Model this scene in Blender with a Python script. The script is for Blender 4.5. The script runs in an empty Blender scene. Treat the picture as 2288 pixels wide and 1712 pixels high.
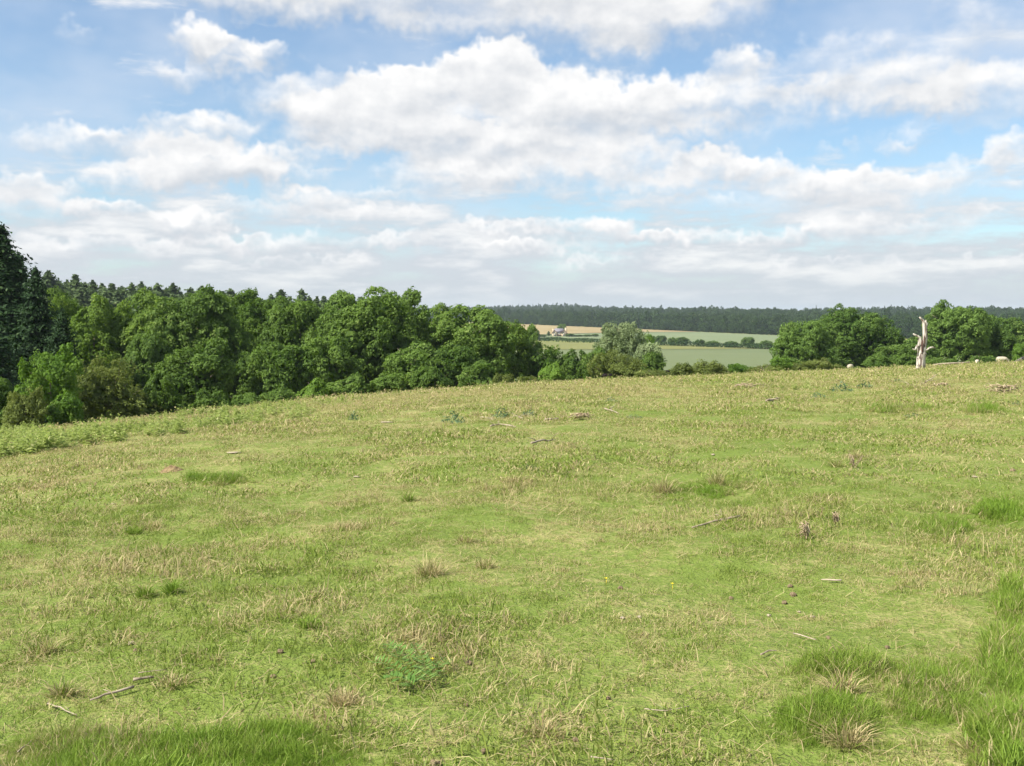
import bpy, math, random
import numpy as np
from mathutils import Vector

rnd = random.Random(7)
RG = np.random.default_rng(7)
SC = bpy.context.scene
COL = SC.collection
EYE = 1.6
F = 2345.0
PITCH = math.atan((856 - 705) / F)

# ------------------------------------------------------------------ terrain
KC = [-0.00012010297024322381, 0.0004727472577713749, -0.000510637655495095, 0.0003242748380985871]
BC = [-0.45780715062615684, 0.24015555657604523, 0.1525334144670213, -0.09687677257306904, 0.032387063249454597, -0.022108131226697744]


def sstep(a, b, x):
    t = np.clip((x - a) / (b - a), 0, 1)
    return t * t * (3 - 2 * t)


def height(x, y):
    """ground height: a convex pasture that falls into a flat valley, then a wooded hill"""
    x = np.asarray(x, float); y = np.asarray(y, float)
    s = np.clip(x / (np.abs(y) + 8), -.56, .56)
    yp = np.maximum(y, 0)
    near = np.polyval(BC, s) * y - np.polyval(KC, s) * yp * yp
    near = near - 0.004 * np.maximum(np.abs(x) - 120, 0)
    e = (y + 1.62 * x - 1306) / 1.904
    v = -17.0 + sstep(-450, 50, e) * np.clip(3 - .03 * (x - 155), 0, 9) * (1 - sstep(50, 500, e))
    v = v + sstep(-80, 780, e) * np.clip(25.5 - .0184 * x, 8, 32)
    v = v + sstep(60, 500, e) * (3.2 * np.sin(x / 120 + 1) + 2.2 * np.sin(x / 47 + y / 210) + 2.5 * np.sin(x / 260 - y / 190 + 2))
    v = v + 13 * np.exp(-((x + 190) / 130) ** 2 - ((y - 400) / 170) ** 2)
    d = near - v
    w = 2.5
    z = np.where(d > 12, near, np.where(d < -12, v, v + w * np.log1p(np.exp(np.clip(d / w, -30, 30)))))
    fade = np.exp(-np.maximum(np.hypot(x, y) - 60, 0) / 60)
    z = z + fade * (.035 * np.sin(1.1 * x + .6 * y) * np.sin(.5 * x - .9 * y + 1) + .05 * np.sin(.33 * x + .21 * y + 2)
                    * np.sin(.27 * y - .12 * x) + .034 * np.sin(2.3 * x + 1.7 + .8 * np.sin(.7 * y)) * np.sin(2.1 * y + .4 * x)) * sstep(0, 6, np.hypot(x, y))
    return z


def hz(x, y):
    return float(height(x, y))


def ray(px, py):
    u = (px - 1144) / F; v = (856 - py) / F
    c, s = math.cos(PITCH), math.sin(PITCH)
    return np.array([u, c + v * s, -s + v * c])


def ground(px, py, tmin=2.0, tmax=2600):
    d = ray(px, py)
    t = np.geomspace(tmin, tmax, 4000)
    g = EYE + d[2] * t - height(d[0] * t, d[1] * t)
    i = np.argmax(g < 0)
    if not (g < 0).any():
        i = len(t) - 1
    tt = t[i]
    if i > 0:
        a, b = g[i - 1], g[i]
        tt = t[i - 1] + (t[i] - t[i - 1]) * a / (a - b + 1e-9)
    x, y = d[0] * tt, d[1] * tt
    return Vector((x, y, hz(x, y)))


def at(px, py, Y):
    d = ray(px, py); t = Y / d[1]
    return Vector((d[0] * t, Y, EYE + d[2] * t))


# ------------------------------------------------------------------ objects
def tag(o, label=None, cat=None, group=None, kind=None):
    if label: o['label'] = label
    if cat: o['category'] = cat
    if group: o['group'] = group
    if kind: o['kind'] = kind
    return o


def link(o, parent=None):
    COL.objects.link(o)
    if parent: o.parent = parent
    return o


def empty(name, loc, rz=0.0, scl=(1, 1, 1)):
    o = bpy.data.objects.new(name, None)
    o.empty_display_size = .2
    o.location = loc; o.rotation_euler = (0, 0, rz); o.scale = scl
    return link(o)


def mesh(name, V, Fs, mat=None, tint=None, smooth=False):
    """V (n,3); Fs list of int arrays (m,k); tint: per-face floats"""
    me = bpy.data.meshes.new(name)
    V = np.asarray(V, np.float32)
    if isinstance(Fs, np.ndarray): Fs = [Fs]
    Fs = [np.asarray(f, np.int32) for f in Fs if len(f)]
    idx = np.concatenate([f.ravel() for f in Fs])
    tot = np.concatenate([np.full(len(f), f.shape[1], np.int32) for f in Fs])
    st = np.concatenate([[0], np.cumsum(tot)[:-1]]).astype(np.int32)
    me.vertices.add(len(V)); me.vertices.foreach_set('co', V.ravel())
    me.loops.add(len(idx)); me.loops.foreach_set('vertex_index', idx)
    me.polygons.add(len(tot)); me.polygons.foreach_set('loop_start', st)
    me.polygons.foreach_set('loop_total', tot)
    if smooth: me.polygons.foreach_set('use_smooth', np.ones(len(tot), bool))
    if tint is not None:
        a = me.attributes.new('tint', 'FLOAT', 'FACE'); a.data.foreach_set('value', np.asarray(tint, np.float32))
    me.update(calc_edges=True)
    me.validate()
    if mat: me.materials.append(mat)
    return me


def obj(name, me, parent=None, loc=None):
    o = bpy.data.objects.new(name, me)
    if loc is not None: o.location = loc
    return link(o, parent)


class Geo:
    """collects vertices and faces"""
    def __init__(s): s.V = []; s.Q = []; s.T = []; s.n = 0
    def add(s, V, Q=None, T=None):
        V = np.asarray(V, float)
        if Q is not None and len(Q): s.Q.append(np.asarray(Q, int) + s.n)
        if T is not None and len(T): s.T.append(np.asarray(T, int) + s.n)
        s.V.append(V); s.n += len(V)
    def box(s, a, b):
        x0, y0, z0 = a; x1, y1, z1 = b
        s.add([(x0, y0, z0), (x1, y0, z0), (x1, y1, z0), (x0, y1, z0), (x0, y0, z1), (x1, y0, z1), (x1, y1, z1), (x0, y1, z1)],
              [(0, 3, 2, 1), (4, 5, 6, 7), (0, 1, 5, 4), (1, 2, 6, 5), (2, 3, 7, 6), (3, 0, 4, 7)])
    def tube(s, P, R, n=8, jit=0.0, rg=None, caps=True):
        P = np.asarray(P, float); R = np.asarray(R, float); m = len(P)
        V = []
        for i in range(m):
            t = P[min(i + 1, m - 1)] - P[max(i - 1, 0)]
            t = t / (np.linalg.norm(t) + 1e-9)
            a = np.array([0, 0, 1.]) if abs(t[2]) < .85 else np.array([1., 0, 0])
            u = np.cross(t, a); u /= np.linalg.norm(u); w = np.cross(t, u)
            an = np.arange(n) * 2 * math.pi / n
            rr = R[i] * (1 + (jit * (rg.random(n) - .5) if jit else 0 * an))
            V.append(P[i] + np.outer(np.cos(an) * rr, u) + np.outer(np.sin(an) * rr, w))
        V = np.concatenate(V)
        Q = [(i * n + j, i * n + (j + 1) % n, (i + 1) * n + (j + 1) % n, (i + 1) * n + j) for i in range(m - 1) for j in range(n)]
        T = []
        if caps:
            V = np.vstack([V, P[0], P[-1]])
            T = [(m * n, (j + 1) % n, j) for j in range(n)] + [(m * n + 1, (m - 1) * n + j, (m - 1) * n + (j + 1) % n) for j in range(n)]
        s.add(V, Q, T)
    def build(s, name, mat=None, smooth=True, tint=None):
        Fs = []
        if s.Q: Fs.append(np.concatenate(s.Q))
        if s.T: Fs.append(np.concatenate(s.T))
        return mesh(name, np.concatenate(s.V), Fs, mat, tint, smooth)


# ------------------------------------------------------------------ node helpers
class NT:
    def __init__(s, nt): s.nt = nt
    def n(s, t, **kw):
        x = s.nt.nodes.new(t)
        for k, v in kw.items(): setattr(x, k, v)
        return x
    def put(s, sock, v):
        if v is None: return
        if isinstance(v, bpy.types.NodeSocket): s.nt.links.new(v, sock)
        else: sock.default_value = v
    def m(s, op, a, b=None, c=None, clamp=False):
        x = s.n('ShaderNodeMath', operation=op, use_clamp=clamp)
        for i, v in enumerate((a, b, c)): s.put(x.inputs[i], v)
        return x.outputs[0]
    def vm(s, op, a, b=None, c=None):
        x = s.n('ShaderNodeVectorMath', operation=op)
        for i, v in enumerate((a, b, c)):
            if v is not None: s.put(x.inputs[i], v)
        return x.outputs['Value'] if op in ('LENGTH', 'DOT_PRODUCT', 'DISTANCE') else x.outputs[0]
    def rng(s, v, a, b, c=0.0, d=1.0, smooth=True):
        x = s.n('ShaderNodeMapRange', interpolation_type='SMOOTHSTEP' if smooth else 'LINEAR')
        for k, w in zip((0, 1, 2, 3, 4), (v, a, b, c, d)): s.put(x.inputs[k], w)
        return x.outputs[0]
    def noise(s, vec, scale, detail=3, rough=.55, dim='3D'):
        x = s.n('ShaderNodeTexNoise', noise_dimensions=dim)
        s.put(x.inputs['Vector'], vec); x.inputs['Scale'].default_value = scale
        x.inputs['Detail'].default_value = detail; x.inputs['Roughness'].default_value = rough
        return x.outputs['Fac'], x.outputs['Color']
    def mix(s, f, a, b):
        x = s.n('ShaderNodeMix', data_type='RGBA')
        s.put(x.inputs[0], f)
        for k, v in ((6, a), (7, b)):
            if isinstance(v, tuple) and len(v) == 3: v = (*v, 1)
            s.put(x.inputs[k], v)
        return x.outputs[2]
    def xyz(s, x=0.0, y=0.0, z=0.0):
        c = s.n('ShaderNodeCombineXYZ')
        for i, v in enumerate((x, y, z)): s.put(c.inputs[i], v)
        return c.outputs[0]


def new_mat(name):
    m = bpy.data.materials.new(name); m.use_nodes = True
    m.node_tree.nodes.clear()
    t = NT(m.node_tree)
    out = t.n('ShaderNodeOutputMaterial')
    return m, t, out


def leaf_mat(name, dark, light, warm=None, trans=.35, rough=.6, spec=.08, nscale=.35):
    """foliage: per-leaf and per-plant variety of colour, thin leaves that let light through"""
    m, t, out = new_mat(name)
    a = t.n('ShaderNodeAttribute', attribute_name='tint').outputs['Fac']
    r = t.n('ShaderNodeObjectInfo').outputs['Random']
    pos = t.n('ShaderNodeNewGeometry').outputs['Position']
    nz, _ = t.noise(pos, nscale, 2)
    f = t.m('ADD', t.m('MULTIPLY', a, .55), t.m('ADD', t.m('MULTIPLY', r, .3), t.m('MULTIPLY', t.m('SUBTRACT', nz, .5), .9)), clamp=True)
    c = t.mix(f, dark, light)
    if warm:
        w = t.rng(a, .86, 1.0, 0, .8)
        c = t.mix(w, c, warm)
    b = t.n('ShaderNodeBsdfPrincipled')
    t.put(b.inputs['Base Color'], c); b.inputs['Roughness'].default_value = rough
    b.inputs['Specular IOR Level'].default_value = spec
    tr = t.n('ShaderNodeBsdfTranslucent')
    hs = t.n('ShaderNodeHueSaturation'); hs.inputs['Value'].default_value = 1.25; hs.inputs['Saturation'].default_value = 1.1
    t.put(hs.inputs['Color'], c); t.put(tr.inputs['Color'], hs.outputs[0])
    mx = t.n('ShaderNodeMixShader'); mx.inputs[0].default_value = trans
    t.put(mx.inputs[1], b.outputs[0]); t.put(mx.inputs[2], tr.outputs[0])
    t.put(out.inputs[0], mx.outputs[0])
    return m


def plain_mat(name, c1, c2, scale=5.0, rough=.8, bump=.0, stretch=(1, 1, 1), detail=4):
    m, t, out = new_mat(name)
    tc = t.n('ShaderNodeTexCoord').outputs['Object']
    v = t.vm('MULTIPLY', tc, stretch)
    f, _ = t.noise(v, scale, detail, .6)
    b = t.n('ShaderNodeBsdfPrincipled')
    t.put(b.inputs['Base Color'], t.mix(t.rng(f, .3, .7), c1, c2)); b.inputs['Roughness'].default_value = rough
    b.inputs['Specular IOR Level'].default_value = .25
    if bump:
        bp = t.n('ShaderNodeBump'); bp.inputs['Strength'].default_value = bump; bp.inputs['Distance'].default_value = .05
        t.put(bp.inputs['Height'], f); t.put(b.inputs['Normal'], bp.outputs[0])
    t.put(out.inputs[0], b.outputs[0])
    return m


# pasture dryness: one field of patches in the place itself, used by soil and blades alike
def make_dry_group():
    g = bpy.data.node_groups.new('pasture_dryness', 'ShaderNodeTree')
    g.interface.new_socket('Dry', in_out='OUTPUT', socket_type='NodeSocketFloat')
    t = NT(g)
    pos = t.n('ShaderNodeNewGeometry').outputs['Position']
    flat = t.vm('MULTIPLY', pos, (1, 1, 0))
    a, _ = t.noise(flat, .16, 3)
    b, _ = t.noise(flat, .9, 3, .6)
    c, _ = t.noise(flat, 4.5, 3, .6)
    sep = t.n('ShaderNodeSeparateXYZ'); t.put(sep.inputs[0], pos)
    far = t.rng(sep.outputs[1], 4, 45, -.13, .14)
    right = t.rng(sep.outputs[0], -6, 12, .05, -.05)
    v = t.m('ADD', t.m('MULTIPLY', t.m('SUBTRACT', a, .5), 1.0), t.m('MULTIPLY', t.m('SUBTRACT', b, .5), 1.3))
    v = t.m('ADD', v, t.m('MULTIPLY', t.m('SUBTRACT', c, .5), .9))
    v = t.m('ADD', v, t.m('ADD', t.m('ADD', far, right), .36))
    o = t.n('NodeGroupOutput'); t.put(o.inputs[0], v)
    return g


DRY = make_dry_group()


def dry(t):
    x = t.n('ShaderNodeGroup'); x.node_tree = DRY
    return x.outputs[0]


G1 = (.155, .224, .027); G2 = (.25, .306, .058); STRAW = (.56, .48, .24); BROWN = (.24, .16, .08)


def grass_mat(name='grass_blades', shift=0.0, g1=G1, g2=G2):
    m, t, out = new_mat(name)
    a = t.n('ShaderNodeAttribute', attribute_name='tint').outputs['Fac']
    r = t.n('ShaderNodeObjectInfo').outputs['Random']
    d = dry(t)
    g = t.mix(r, g1, g2)
    # tint above a threshold set by the dryness of the spot: that blade is dead straw
    thr = t.m('SUBTRACT', 1.0 - shift, t.m('MULTIPLY', d, .95))
    s = t.rng(t.m('SUBTRACT', a, thr), -.06, .06)
    sc = t.mix(t.m('FRACT', t.m('MULTIPLY', a, 37.0)), STRAW, BROWN)
    sc = t.mix(t.m('MULTIPLY', t.m('FRACT', t.m('MULTIPLY', a, 91.0)), .7), sc, STRAW)
    half = t.mix(t.m('MULTIPLY', d, .45, clamp=True), g, (.33, .325, .09))
    c = t.mix(s, half, sc)
    b = t.n('ShaderNodeBsdfPrincipled'); t.put(b.inputs['Base Color'], c)
    b.inputs['Roughness'].default_value = .55; b.inputs['Specular IOR Level'].default_value = .25
    tr = t.n('ShaderNodeBsdfTranslucent'); t.put(tr.inputs['Color'], c)
    mx = t.n('ShaderNodeMixShader'); mx.inputs[0].default_value = .35
    t.put(mx.inputs[1], b.outputs[0]); t.put(mx.inputs[2], tr.outputs[0]); t.put(out.inputs[0], mx.outputs[0])
    return m


def ground_mat():
    m, t, out = new_mat('pasture_soil_and_turf')
    d = dry(t)
    pos = t.n('ShaderNodeNewGeometry').outputs['Position']
    f1, _ = t.noise(pos, 11.0, 4, .7)
    f2, _ = t.noise(pos, 38.0, 3, .7)
    mott = t.m('ADD', t.m('MULTIPLY', t.m('SUBTRACT', f1, .5), 1.5), t.m('MULTIPLY', t.m('SUBTRACT', f2, .5), 1.4))
    k = t.m('ADD', d, mott, clamp=True)
    c = t.mix(t.rng(k, .1, .95), (.148, .200, .038), (.34, .302, .125))
    dark = t.rng(f2, .25, .42, .55, 0.0)
    c = t.mix(dark, c, (.10, .11, .035))
    b = t.n('ShaderNodeBsdfPrincipled'); t.put(b.inputs['Base Color'], c)
    b.inputs['Roughness'].default_value = .9; b.inputs['Specular IOR Level'].default_value = .1
    bp = t.n('ShaderNodeBump'); bp.inputs['Strength'].default_value = .8; bp.inputs['Distance'].default_value = .06
    t.put(bp.inputs['Height'], t.m('ADD', f1, t.m('MULTIPLY', f2, .5))); t.put(b.inputs['Normal'], bp.outputs[0])
    t.put(out.inputs[0], b.outputs[0])
    return m


# ------------------------------------------------------------------ ground sheet
def build_ground():
    nx, ny = 720, 760
    tx = np.linspace(-1, 1, nx); xs = 5 * np.sinh(tx * np.arcsinh(6500 / 5))
    ty = np.linspace(-math.asinh(300 / 5), math.asinh(7000 / 5), ny); ys = 5 * np.sinh(ty)
    X, Y = np.meshgrid(xs, ys)
    Z = height(X, Y)
    V = np.stack([X, Y, Z], -1).reshape(-1, 3)
    i = np.arange(ny - 1)[:, None] * nx + np.arange(nx - 1)[None, :]
    Q = np.stack([i, i + 1, i + nx + 1, i + nx], -1).reshape(-1, 4)
    o = obj('ground', mesh('ground', V, Q, ground_mat(), smooth=True))
    tag(o, 'sloping sheep pasture and the valley land beyond it', 'ground', kind='structure')


build_ground()


def field_mat(name, c1, c2, sx=.02, sy=.25, ang=0.3, contrast=(.3, .7)):
    m, t, out = new_mat(name)
    pos = t.n('ShaderNodeNewGeometry').outputs['Position']
    mp = t.n('ShaderNodeMapping'); t.put(mp.inputs[0], pos)
    mp.inputs['Rotation'].default_value = (0, 0, ang); mp.inputs['Scale'].default_value = (sx, sy, 0)
    f, _ = t.noise(mp.outputs[0], 1.0, 4, .6)
    f2, _ = t.noise(pos, .018, 3)
    f3, _ = t.noise(pos, .6, 2)
    k = t.m('ADD', t.m('ADD', t.m('MULTIPLY', f, .5), t.m('MULTIPLY', f2, .4)), t.m('MULTIPLY', f3, .2))
    b = t.n('ShaderNodeBsdfPrincipled')
    t.put(b.inputs['Base Color'], t.mix(t.rng(k, *contrast), c1, c2)); b.inputs['Roughness'].default_value = .95
    b.inputs['Specular IOR Level'].default_value = .05
    t.put(out.inputs[0], b.outputs[0])
    return m


def field_sheet(name, label, poly, mat, lift=.15):
    """a field draped on the terrain; poly: four world (x, y) corners in order"""
    a, b, c, d = [np.array(p[:2], float) for p in poly]
    n = 60
    s = np.linspace(0, 1, n)[:, None, None]; r = np.linspace(0, 1, n)[None, :, None]
    P = (a * (1 - s) + d * s) * (1 - r) + (b * (1 - s) + c * s) * r
    Z = height(P[..., 0], P[..., 1]) + lift
    V = np.concatenate([P, Z[..., None]], -1).reshape(-1, 3)
    i = np.arange(n - 1)[:, None] * n + np.arange(n - 1)[None, :]
    Q = np.stack([i, i + 1, i + n + 1, i + n], -1).reshape(-1, 4)
    o = obj(name, mesh(name, V, Q, mat, smooth=True))
    return tag(o, label, 'field', kind='structure')


# ------------------------------------------------------------------ foliage generators
def leaf_quads(P, N, L, W, rg):
    """diamond leaves with a slight fold"""
    n = len(P)
    N = N / (np.linalg.norm(N, axis=1, keepdims=True) + 1e-9)
    a = rg.normal(size=(n, 3)); t = np.cross(N, a); t /= np.linalg.norm(t, axis=1, keepdims=True) + 1e-9
    b = np.cross(N, t)
    L = np.broadcast_to(L, (n,))[:, None]; W = np.broadcast_to(W, (n,))[:, None]
    V = np.stack([P - t * L * .5, P + b * W * .5 + N * W * .15, P + t * L * .5, P - b * W * .5 + N * W * .15], 1)
    return V.reshape(-1, 3), np.arange(4 * n).reshape(n, 4)


def rdir(n, rg):
    d = rg.normal(size=(n, 3)); return d / np.linalg.norm(d, axis=1, keepdims=True)


def crown_mesh(name, mat, seed, H=12.0, R=4.5, base=.06, lobes=16, clumps=22, leaves=42, L=.26, lob_r=.42, clump_r=(.35, .8),
               top=1.0, droop=.0, inner=1.0, rag=.0):
    """crown as lobes, each covered by domes of leaves with gaps between"""
    rg = np.random.default_rng(seed)
    z0 = H * base; zc = (H + z0) / 2; hz_ = (H - z0) / 2
    Vs, Ts, off = [], [], 0
    C = []
    for k in range(lobes):                       # spread the lobes evenly over the ellipsoid
        ph = k * 2.39996 + rg.random() * .8
        zz = 1 - 2 * (k + .5) / lobes
        zz = zz * .92 + .06
        rr = math.sqrt(max(0, 1 - zz * zz)) ** top
        f = .60 + .16 * rg.random()
        C.append((math.cos(ph) * rr * R * f, math.sin(ph) * rr * R * f, zc + zz * hz_ * (.62 + .13 * rg.random()),
                  R * lob_r * (.72 + .5 * rg.random()) * (1.0 if zz < .6 else .85)))
    C = np.array(C)
    P_all, N_all, L_all, t_all = [], [], [], []
    cen = np.array([0, 0, zc])
    for cx, cy, cz, r in C:
        c = np.array([cx, cy, cz]); outv = (c - cen) / np.array([R, R, hz_]); outv /= np.linalg.norm(outv) + 1e-6
        D = rdir(clumps * 3, rg); sc = D @ outv + .35 * D[:, 2] + .4 * rg.random(len(D)); D = D[np.argsort(-sc)][:clumps]
        hue = rg.random() * .35
        for d in D:
            q = c + d * r * (.78 + .34 * rg.random() + (rag * rg.random() if rg.random() < .3 else 0))
            if q[2] < .15: q[2] = .15 + .3 * rg.random()
            cr = rg.uniform(*clump_r)
            n = int(leaves * (.6 + .8 * rg.random()) * (cr / clump_r[1]) ** 1.2) + 4
            dd = rdir(n, rg); ax = d * .7 + np.array([0, 0, .65]); ax /= np.linalg.norm(ax)
            dd = dd + ax * .75; dd /= np.linalg.norm(dd, axis=1, keepdims=True)
            p = q + dd * cr * (.55 + .5 * rg.random((n, 1))) * np.array([1, 1, .88])
            if droop: p[:, 2] -= droop * ((p[:, :2] - q[:2]) ** 2).sum(1) / cr
            P_all.append(p); N_all.append(dd + .38 * rg.normal(size=(n, 3)) + np.array([0, 0, .25]))
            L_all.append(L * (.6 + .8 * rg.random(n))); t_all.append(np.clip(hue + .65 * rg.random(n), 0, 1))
        if inner:                                # larger filler leaves inside each lobe, shade put in by a dark tint
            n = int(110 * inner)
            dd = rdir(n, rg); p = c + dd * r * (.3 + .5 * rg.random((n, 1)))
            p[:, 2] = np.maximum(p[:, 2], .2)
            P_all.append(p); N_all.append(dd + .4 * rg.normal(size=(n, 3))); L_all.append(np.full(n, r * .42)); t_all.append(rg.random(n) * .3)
    if inner:                                    # filler leaves in the heart of the crown, tinted dark for shade
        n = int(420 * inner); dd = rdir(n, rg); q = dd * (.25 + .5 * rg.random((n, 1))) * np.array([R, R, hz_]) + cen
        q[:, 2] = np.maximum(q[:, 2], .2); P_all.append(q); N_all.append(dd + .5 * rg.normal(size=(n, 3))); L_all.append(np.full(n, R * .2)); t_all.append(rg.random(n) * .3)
    P = np.concatenate(P_all); N = np.concatenate(N_all); LL = np.concatenate(L_all)
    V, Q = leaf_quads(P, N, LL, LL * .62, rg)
    return mesh(name, V, Q, mat, np.concatenate(t_all))


def trunk_mesh(name, mat, seed, H=12.0, R=4.5, r0=.28):
    rg = np.random.default_rng(seed); g = Geo()
    n = 7; zs = np.linspace(-.6, H * .72, n)
    P = np.stack([np.cumsum(rg.normal(size=n) * .12), np.cumsum(rg.normal(size=n) * .12), zs], 1); P[0, :2] = 0; P[1, :2] *= .3
    g.tube(P, np.linspace(r0, r0 * .25, n) * np.r_[1.35, np.ones(n - 1)], 9, .12, rg)
    for k in range(8):
        i = rg.integers(2, n - 1); a = rg.random() * 6.28; l = R * (.4 + .35 * rg.random())
        d = np.array([math.cos(a), math.sin(a), .55 + .4 * rg.random()])
        q = np.array([P[i] + d * l * s + np.array([0, 0, -.12 * l * s * s]) for s in (0, .35, .7, 1)])
        g.tube(q, np.array([.5, .36, .22, .08]) * r0, 6)
    return g.build(name, mat)


def conifer_mesh(name, mat, seed, H=16.0, R=4.0, tiers=30, per=9, spray=7, L=.55, power=.8, base=.03, droop=.35, inner=True):
    rg = np.random.default_rng(seed)
    P_all, N_all, LL, tt = [], [], [], []
    for i in range(tiers):
        f = (i + .5 * rg.random()) / tiers
        z = H * (base + (1 - base) * f)
        rad = R * (1 - f) ** power * (.8 + .35 * rg.random()) + .12
        nb = max(3, int(per * (.45 + .8 * (1 - f))))
        for b in range(nb):
            a = rg.random() * 6.283; l = rad * (.72 + .42 * rg.random())
            d = np.array([math.cos(a), math.sin(a)])
            ns = max(4, int(spray * (l / R) * 4))
            s = (np.arange(ns) + rg.random(ns)) / ns
            p = np.stack([d[0] * l * s, d[1] * l * s, z + .25 * l * s - droop * l * s * s + .12 * rg.normal(size=ns)], 1)
            p[:, :2] += rg.normal(size=(ns, 2)) * .13 * l * (.3 + s[:, None])
            P_all.append(p)
            N_all.append(np.stack([d[0] * .5 + .5 * rg.normal(size=ns), d[1] * .5 + .5 * rg.normal(size=ns), .9 + .4 * rg.normal(size=ns)], 1))
            LL.append(L * (.55 + .7 * rg.random(ns)) * (.55 + .45 * (1 - f))); tt.append(np.clip(s * .7 + .3 * rg.random(ns), 0, 1))
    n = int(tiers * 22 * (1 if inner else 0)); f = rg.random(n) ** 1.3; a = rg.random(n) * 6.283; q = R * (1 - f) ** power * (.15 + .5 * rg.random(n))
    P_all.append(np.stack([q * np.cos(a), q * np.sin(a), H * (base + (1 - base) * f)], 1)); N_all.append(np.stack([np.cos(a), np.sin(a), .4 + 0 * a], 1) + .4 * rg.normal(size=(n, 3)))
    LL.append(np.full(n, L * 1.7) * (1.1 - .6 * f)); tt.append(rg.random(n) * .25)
    n = 40; zt = H * (.9 + .12 * rg.random(n))
    P_all.append(np.stack([rg.normal(size=n) * .1, rg.normal(size=n) * .1, zt], 1)); N_all.append(rdir(n, rg)); LL.append(np.full(n, L * .5)); tt.append(rg.random(n))
    P = np.concatenate(P_all); LL = np.concatenate(LL)
    V, Q = leaf_quads(P, np.concatenate(N_all), LL, LL * .45, rg)
    return mesh(name, V, Q, mat, np.concatenate(tt))


def conifer_trunk(name, mat, H=16.0, r0=.3):
    g = Geo(); g.tube([(0, 0, -.6), (0, 0, H * .3), (0, 0, H * .7), (0, 0, H * .98)], [r0, r0 * .75, r0 * .35, .03], 8)
    return g.build(name, mat)


def copy_part(src, parent):
    c = src.copy(); COL.objects.link(c); c.parent = parent
    return c


PARTS = {}


def plant(kind, name, label, cat, loc, R, H, rz=None, group=None, Ry=None):
    """one tree or bush: an Empty at its foot with copies of the crown and trunk of its kind"""
    meshes, H0, R0 = KINDS_[kind]
    o = empty(name, loc, rnd.random() * 6.28 if rz is None else rz, (R / R0, (Ry or R) / R0, H / H0))
    tag(o, label, cat, group)
    for nm, me in meshes:
        if (kind, nm) not in PARTS:
            p = obj(nm, me, o); PARTS[(kind, nm)] = p
        else:
            copy_part(PARTS[(kind, nm)], o)
    return o


BARK = plain_mat('grey_brown_bark', (.09, .07, .05), (.22, .18, .14), 3, .9, .5, (1, 1, .25))
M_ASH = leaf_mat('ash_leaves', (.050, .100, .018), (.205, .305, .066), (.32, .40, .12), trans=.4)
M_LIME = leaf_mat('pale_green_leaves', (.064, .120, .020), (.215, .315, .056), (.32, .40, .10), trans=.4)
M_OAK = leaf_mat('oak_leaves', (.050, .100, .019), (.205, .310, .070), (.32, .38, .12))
M_THORN = leaf_mat('hawthorn_leaves', (.078, .108, .024), (.235, .280, .074), (.34, .34, .12))
M_BRIGHT = leaf_mat('young_bright_leaves', (0.078, 0.156, 0.022), (0.204, 0.312, 0.054), (0.288, 0.360, 0.096))
M_WILLOW = leaf_mat('silvery_willow_leaves', (.135, .185, .075), (.36, .42, .22), (.48, .52, .34))
M_SPRUCE = leaf_mat('dark_conifer_needles', (0.012, 0.031, 0.012), (0.041, 0.079, 0.026), (0.072, 0.120, 0.036), trans=.12)
M_PINE = leaf_mat('blue_green_pine_needles', (.052, .085, .030), (.125, .18, .062), (.18, .21, .09), trans=.25)
M_FAR = leaf_mat('far_wood_leaves', (.013, .036, .009), (.072, .122, .030), (.10, .115, .048), trans=.2, nscale=.016)

KINDS_ = {}


def add_kind(k, crown, trunk, H, R): KINDS_[k] = ([('crown', crown), ('trunk', trunk)], H, R)


for i in range(4):
    T = trunk_mesh('trunk_ash', BARK, 40 + i)
    cm = crown_mesh('crown_ash', M_ASH, 100 + i, lobes=17 + i, clumps=24)
    add_kind(f'ash{i}', cm, T, 12, 4.5)
for i in range(3):
    T = trunk_mesh('trunk_lime', BARK, 50 + i)
    add_kind(f'lime{i}', crown_mesh('crown_lime', M_LIME, 120 + i, lobes=19, clumps=22, L=.22, leaves=44), T, 12, 4.5)
for i in range(3):
    T = trunk_mesh('trunk_oak', BARK, 60 + i, r0=.4)
    add_kind(f'oak{i}', crown_mesh('crown_oak', M_OAK, 140 + i, lobes=22, clumps=24, L=.26, base=.02, top=.8, lob_r=.38), T, 12, 4.5)
for i in range(3):
    T = trunk_mesh('stems_thorn', BARK, 70 + i, 3.2, 2, .07)
    add_kind(f'thorn{i}', crown_mesh('crown_thorn', M_THORN, 160 + i, 3.2, 2.0, .0, 13, 20, 30, .13, .42, (.16, .36), .8, rag=.25), T, 3.2, 2)
    T = trunk_mesh('stems_bright', BARK, 75 + i, 3.2, 2, .06)
    add_kind(f'bright{i}', crown_mesh('crown_bright', M_BRIGHT, 170 + i, 3.2, 2.0, .0, 13, 20, 30, .16, .40, (.16, .38), .9, rag=.3), T, 3.2, 2)
    T = trunk_mesh('stems_dark', BARK, 80 + i, 3.2, 2, .07)
    add_kind(f'shrub{i}', crown_mesh('crown_shrub', M_ASH, 180 + i, 3.2, 2.0, .0, 13, 20, 32, .19, .42, (.18, .42), .8, rag=.2), T, 3.2, 2)
T = trunk_mesh('trunk_willow', BARK, 90)
add_kind('willow', crown_mesh('crown_willow', M_WILLOW, 190, lobes=20, clumps=24, L=.24, leaves=40, lob_r=.36, droop=.35, rag=.35, clump_r=(.3, .7)), T, 12, 4.5)
for i in range(2):
    add_kind(f'spruce{i}', conifer_mesh('crown_spruce', M_SPRUCE, 200 + i, 16, 4.2, 60, 24, 15, .60, .60, .0), conifer_trunk('trunk_spruce', BARK), 16, 4.2)
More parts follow.
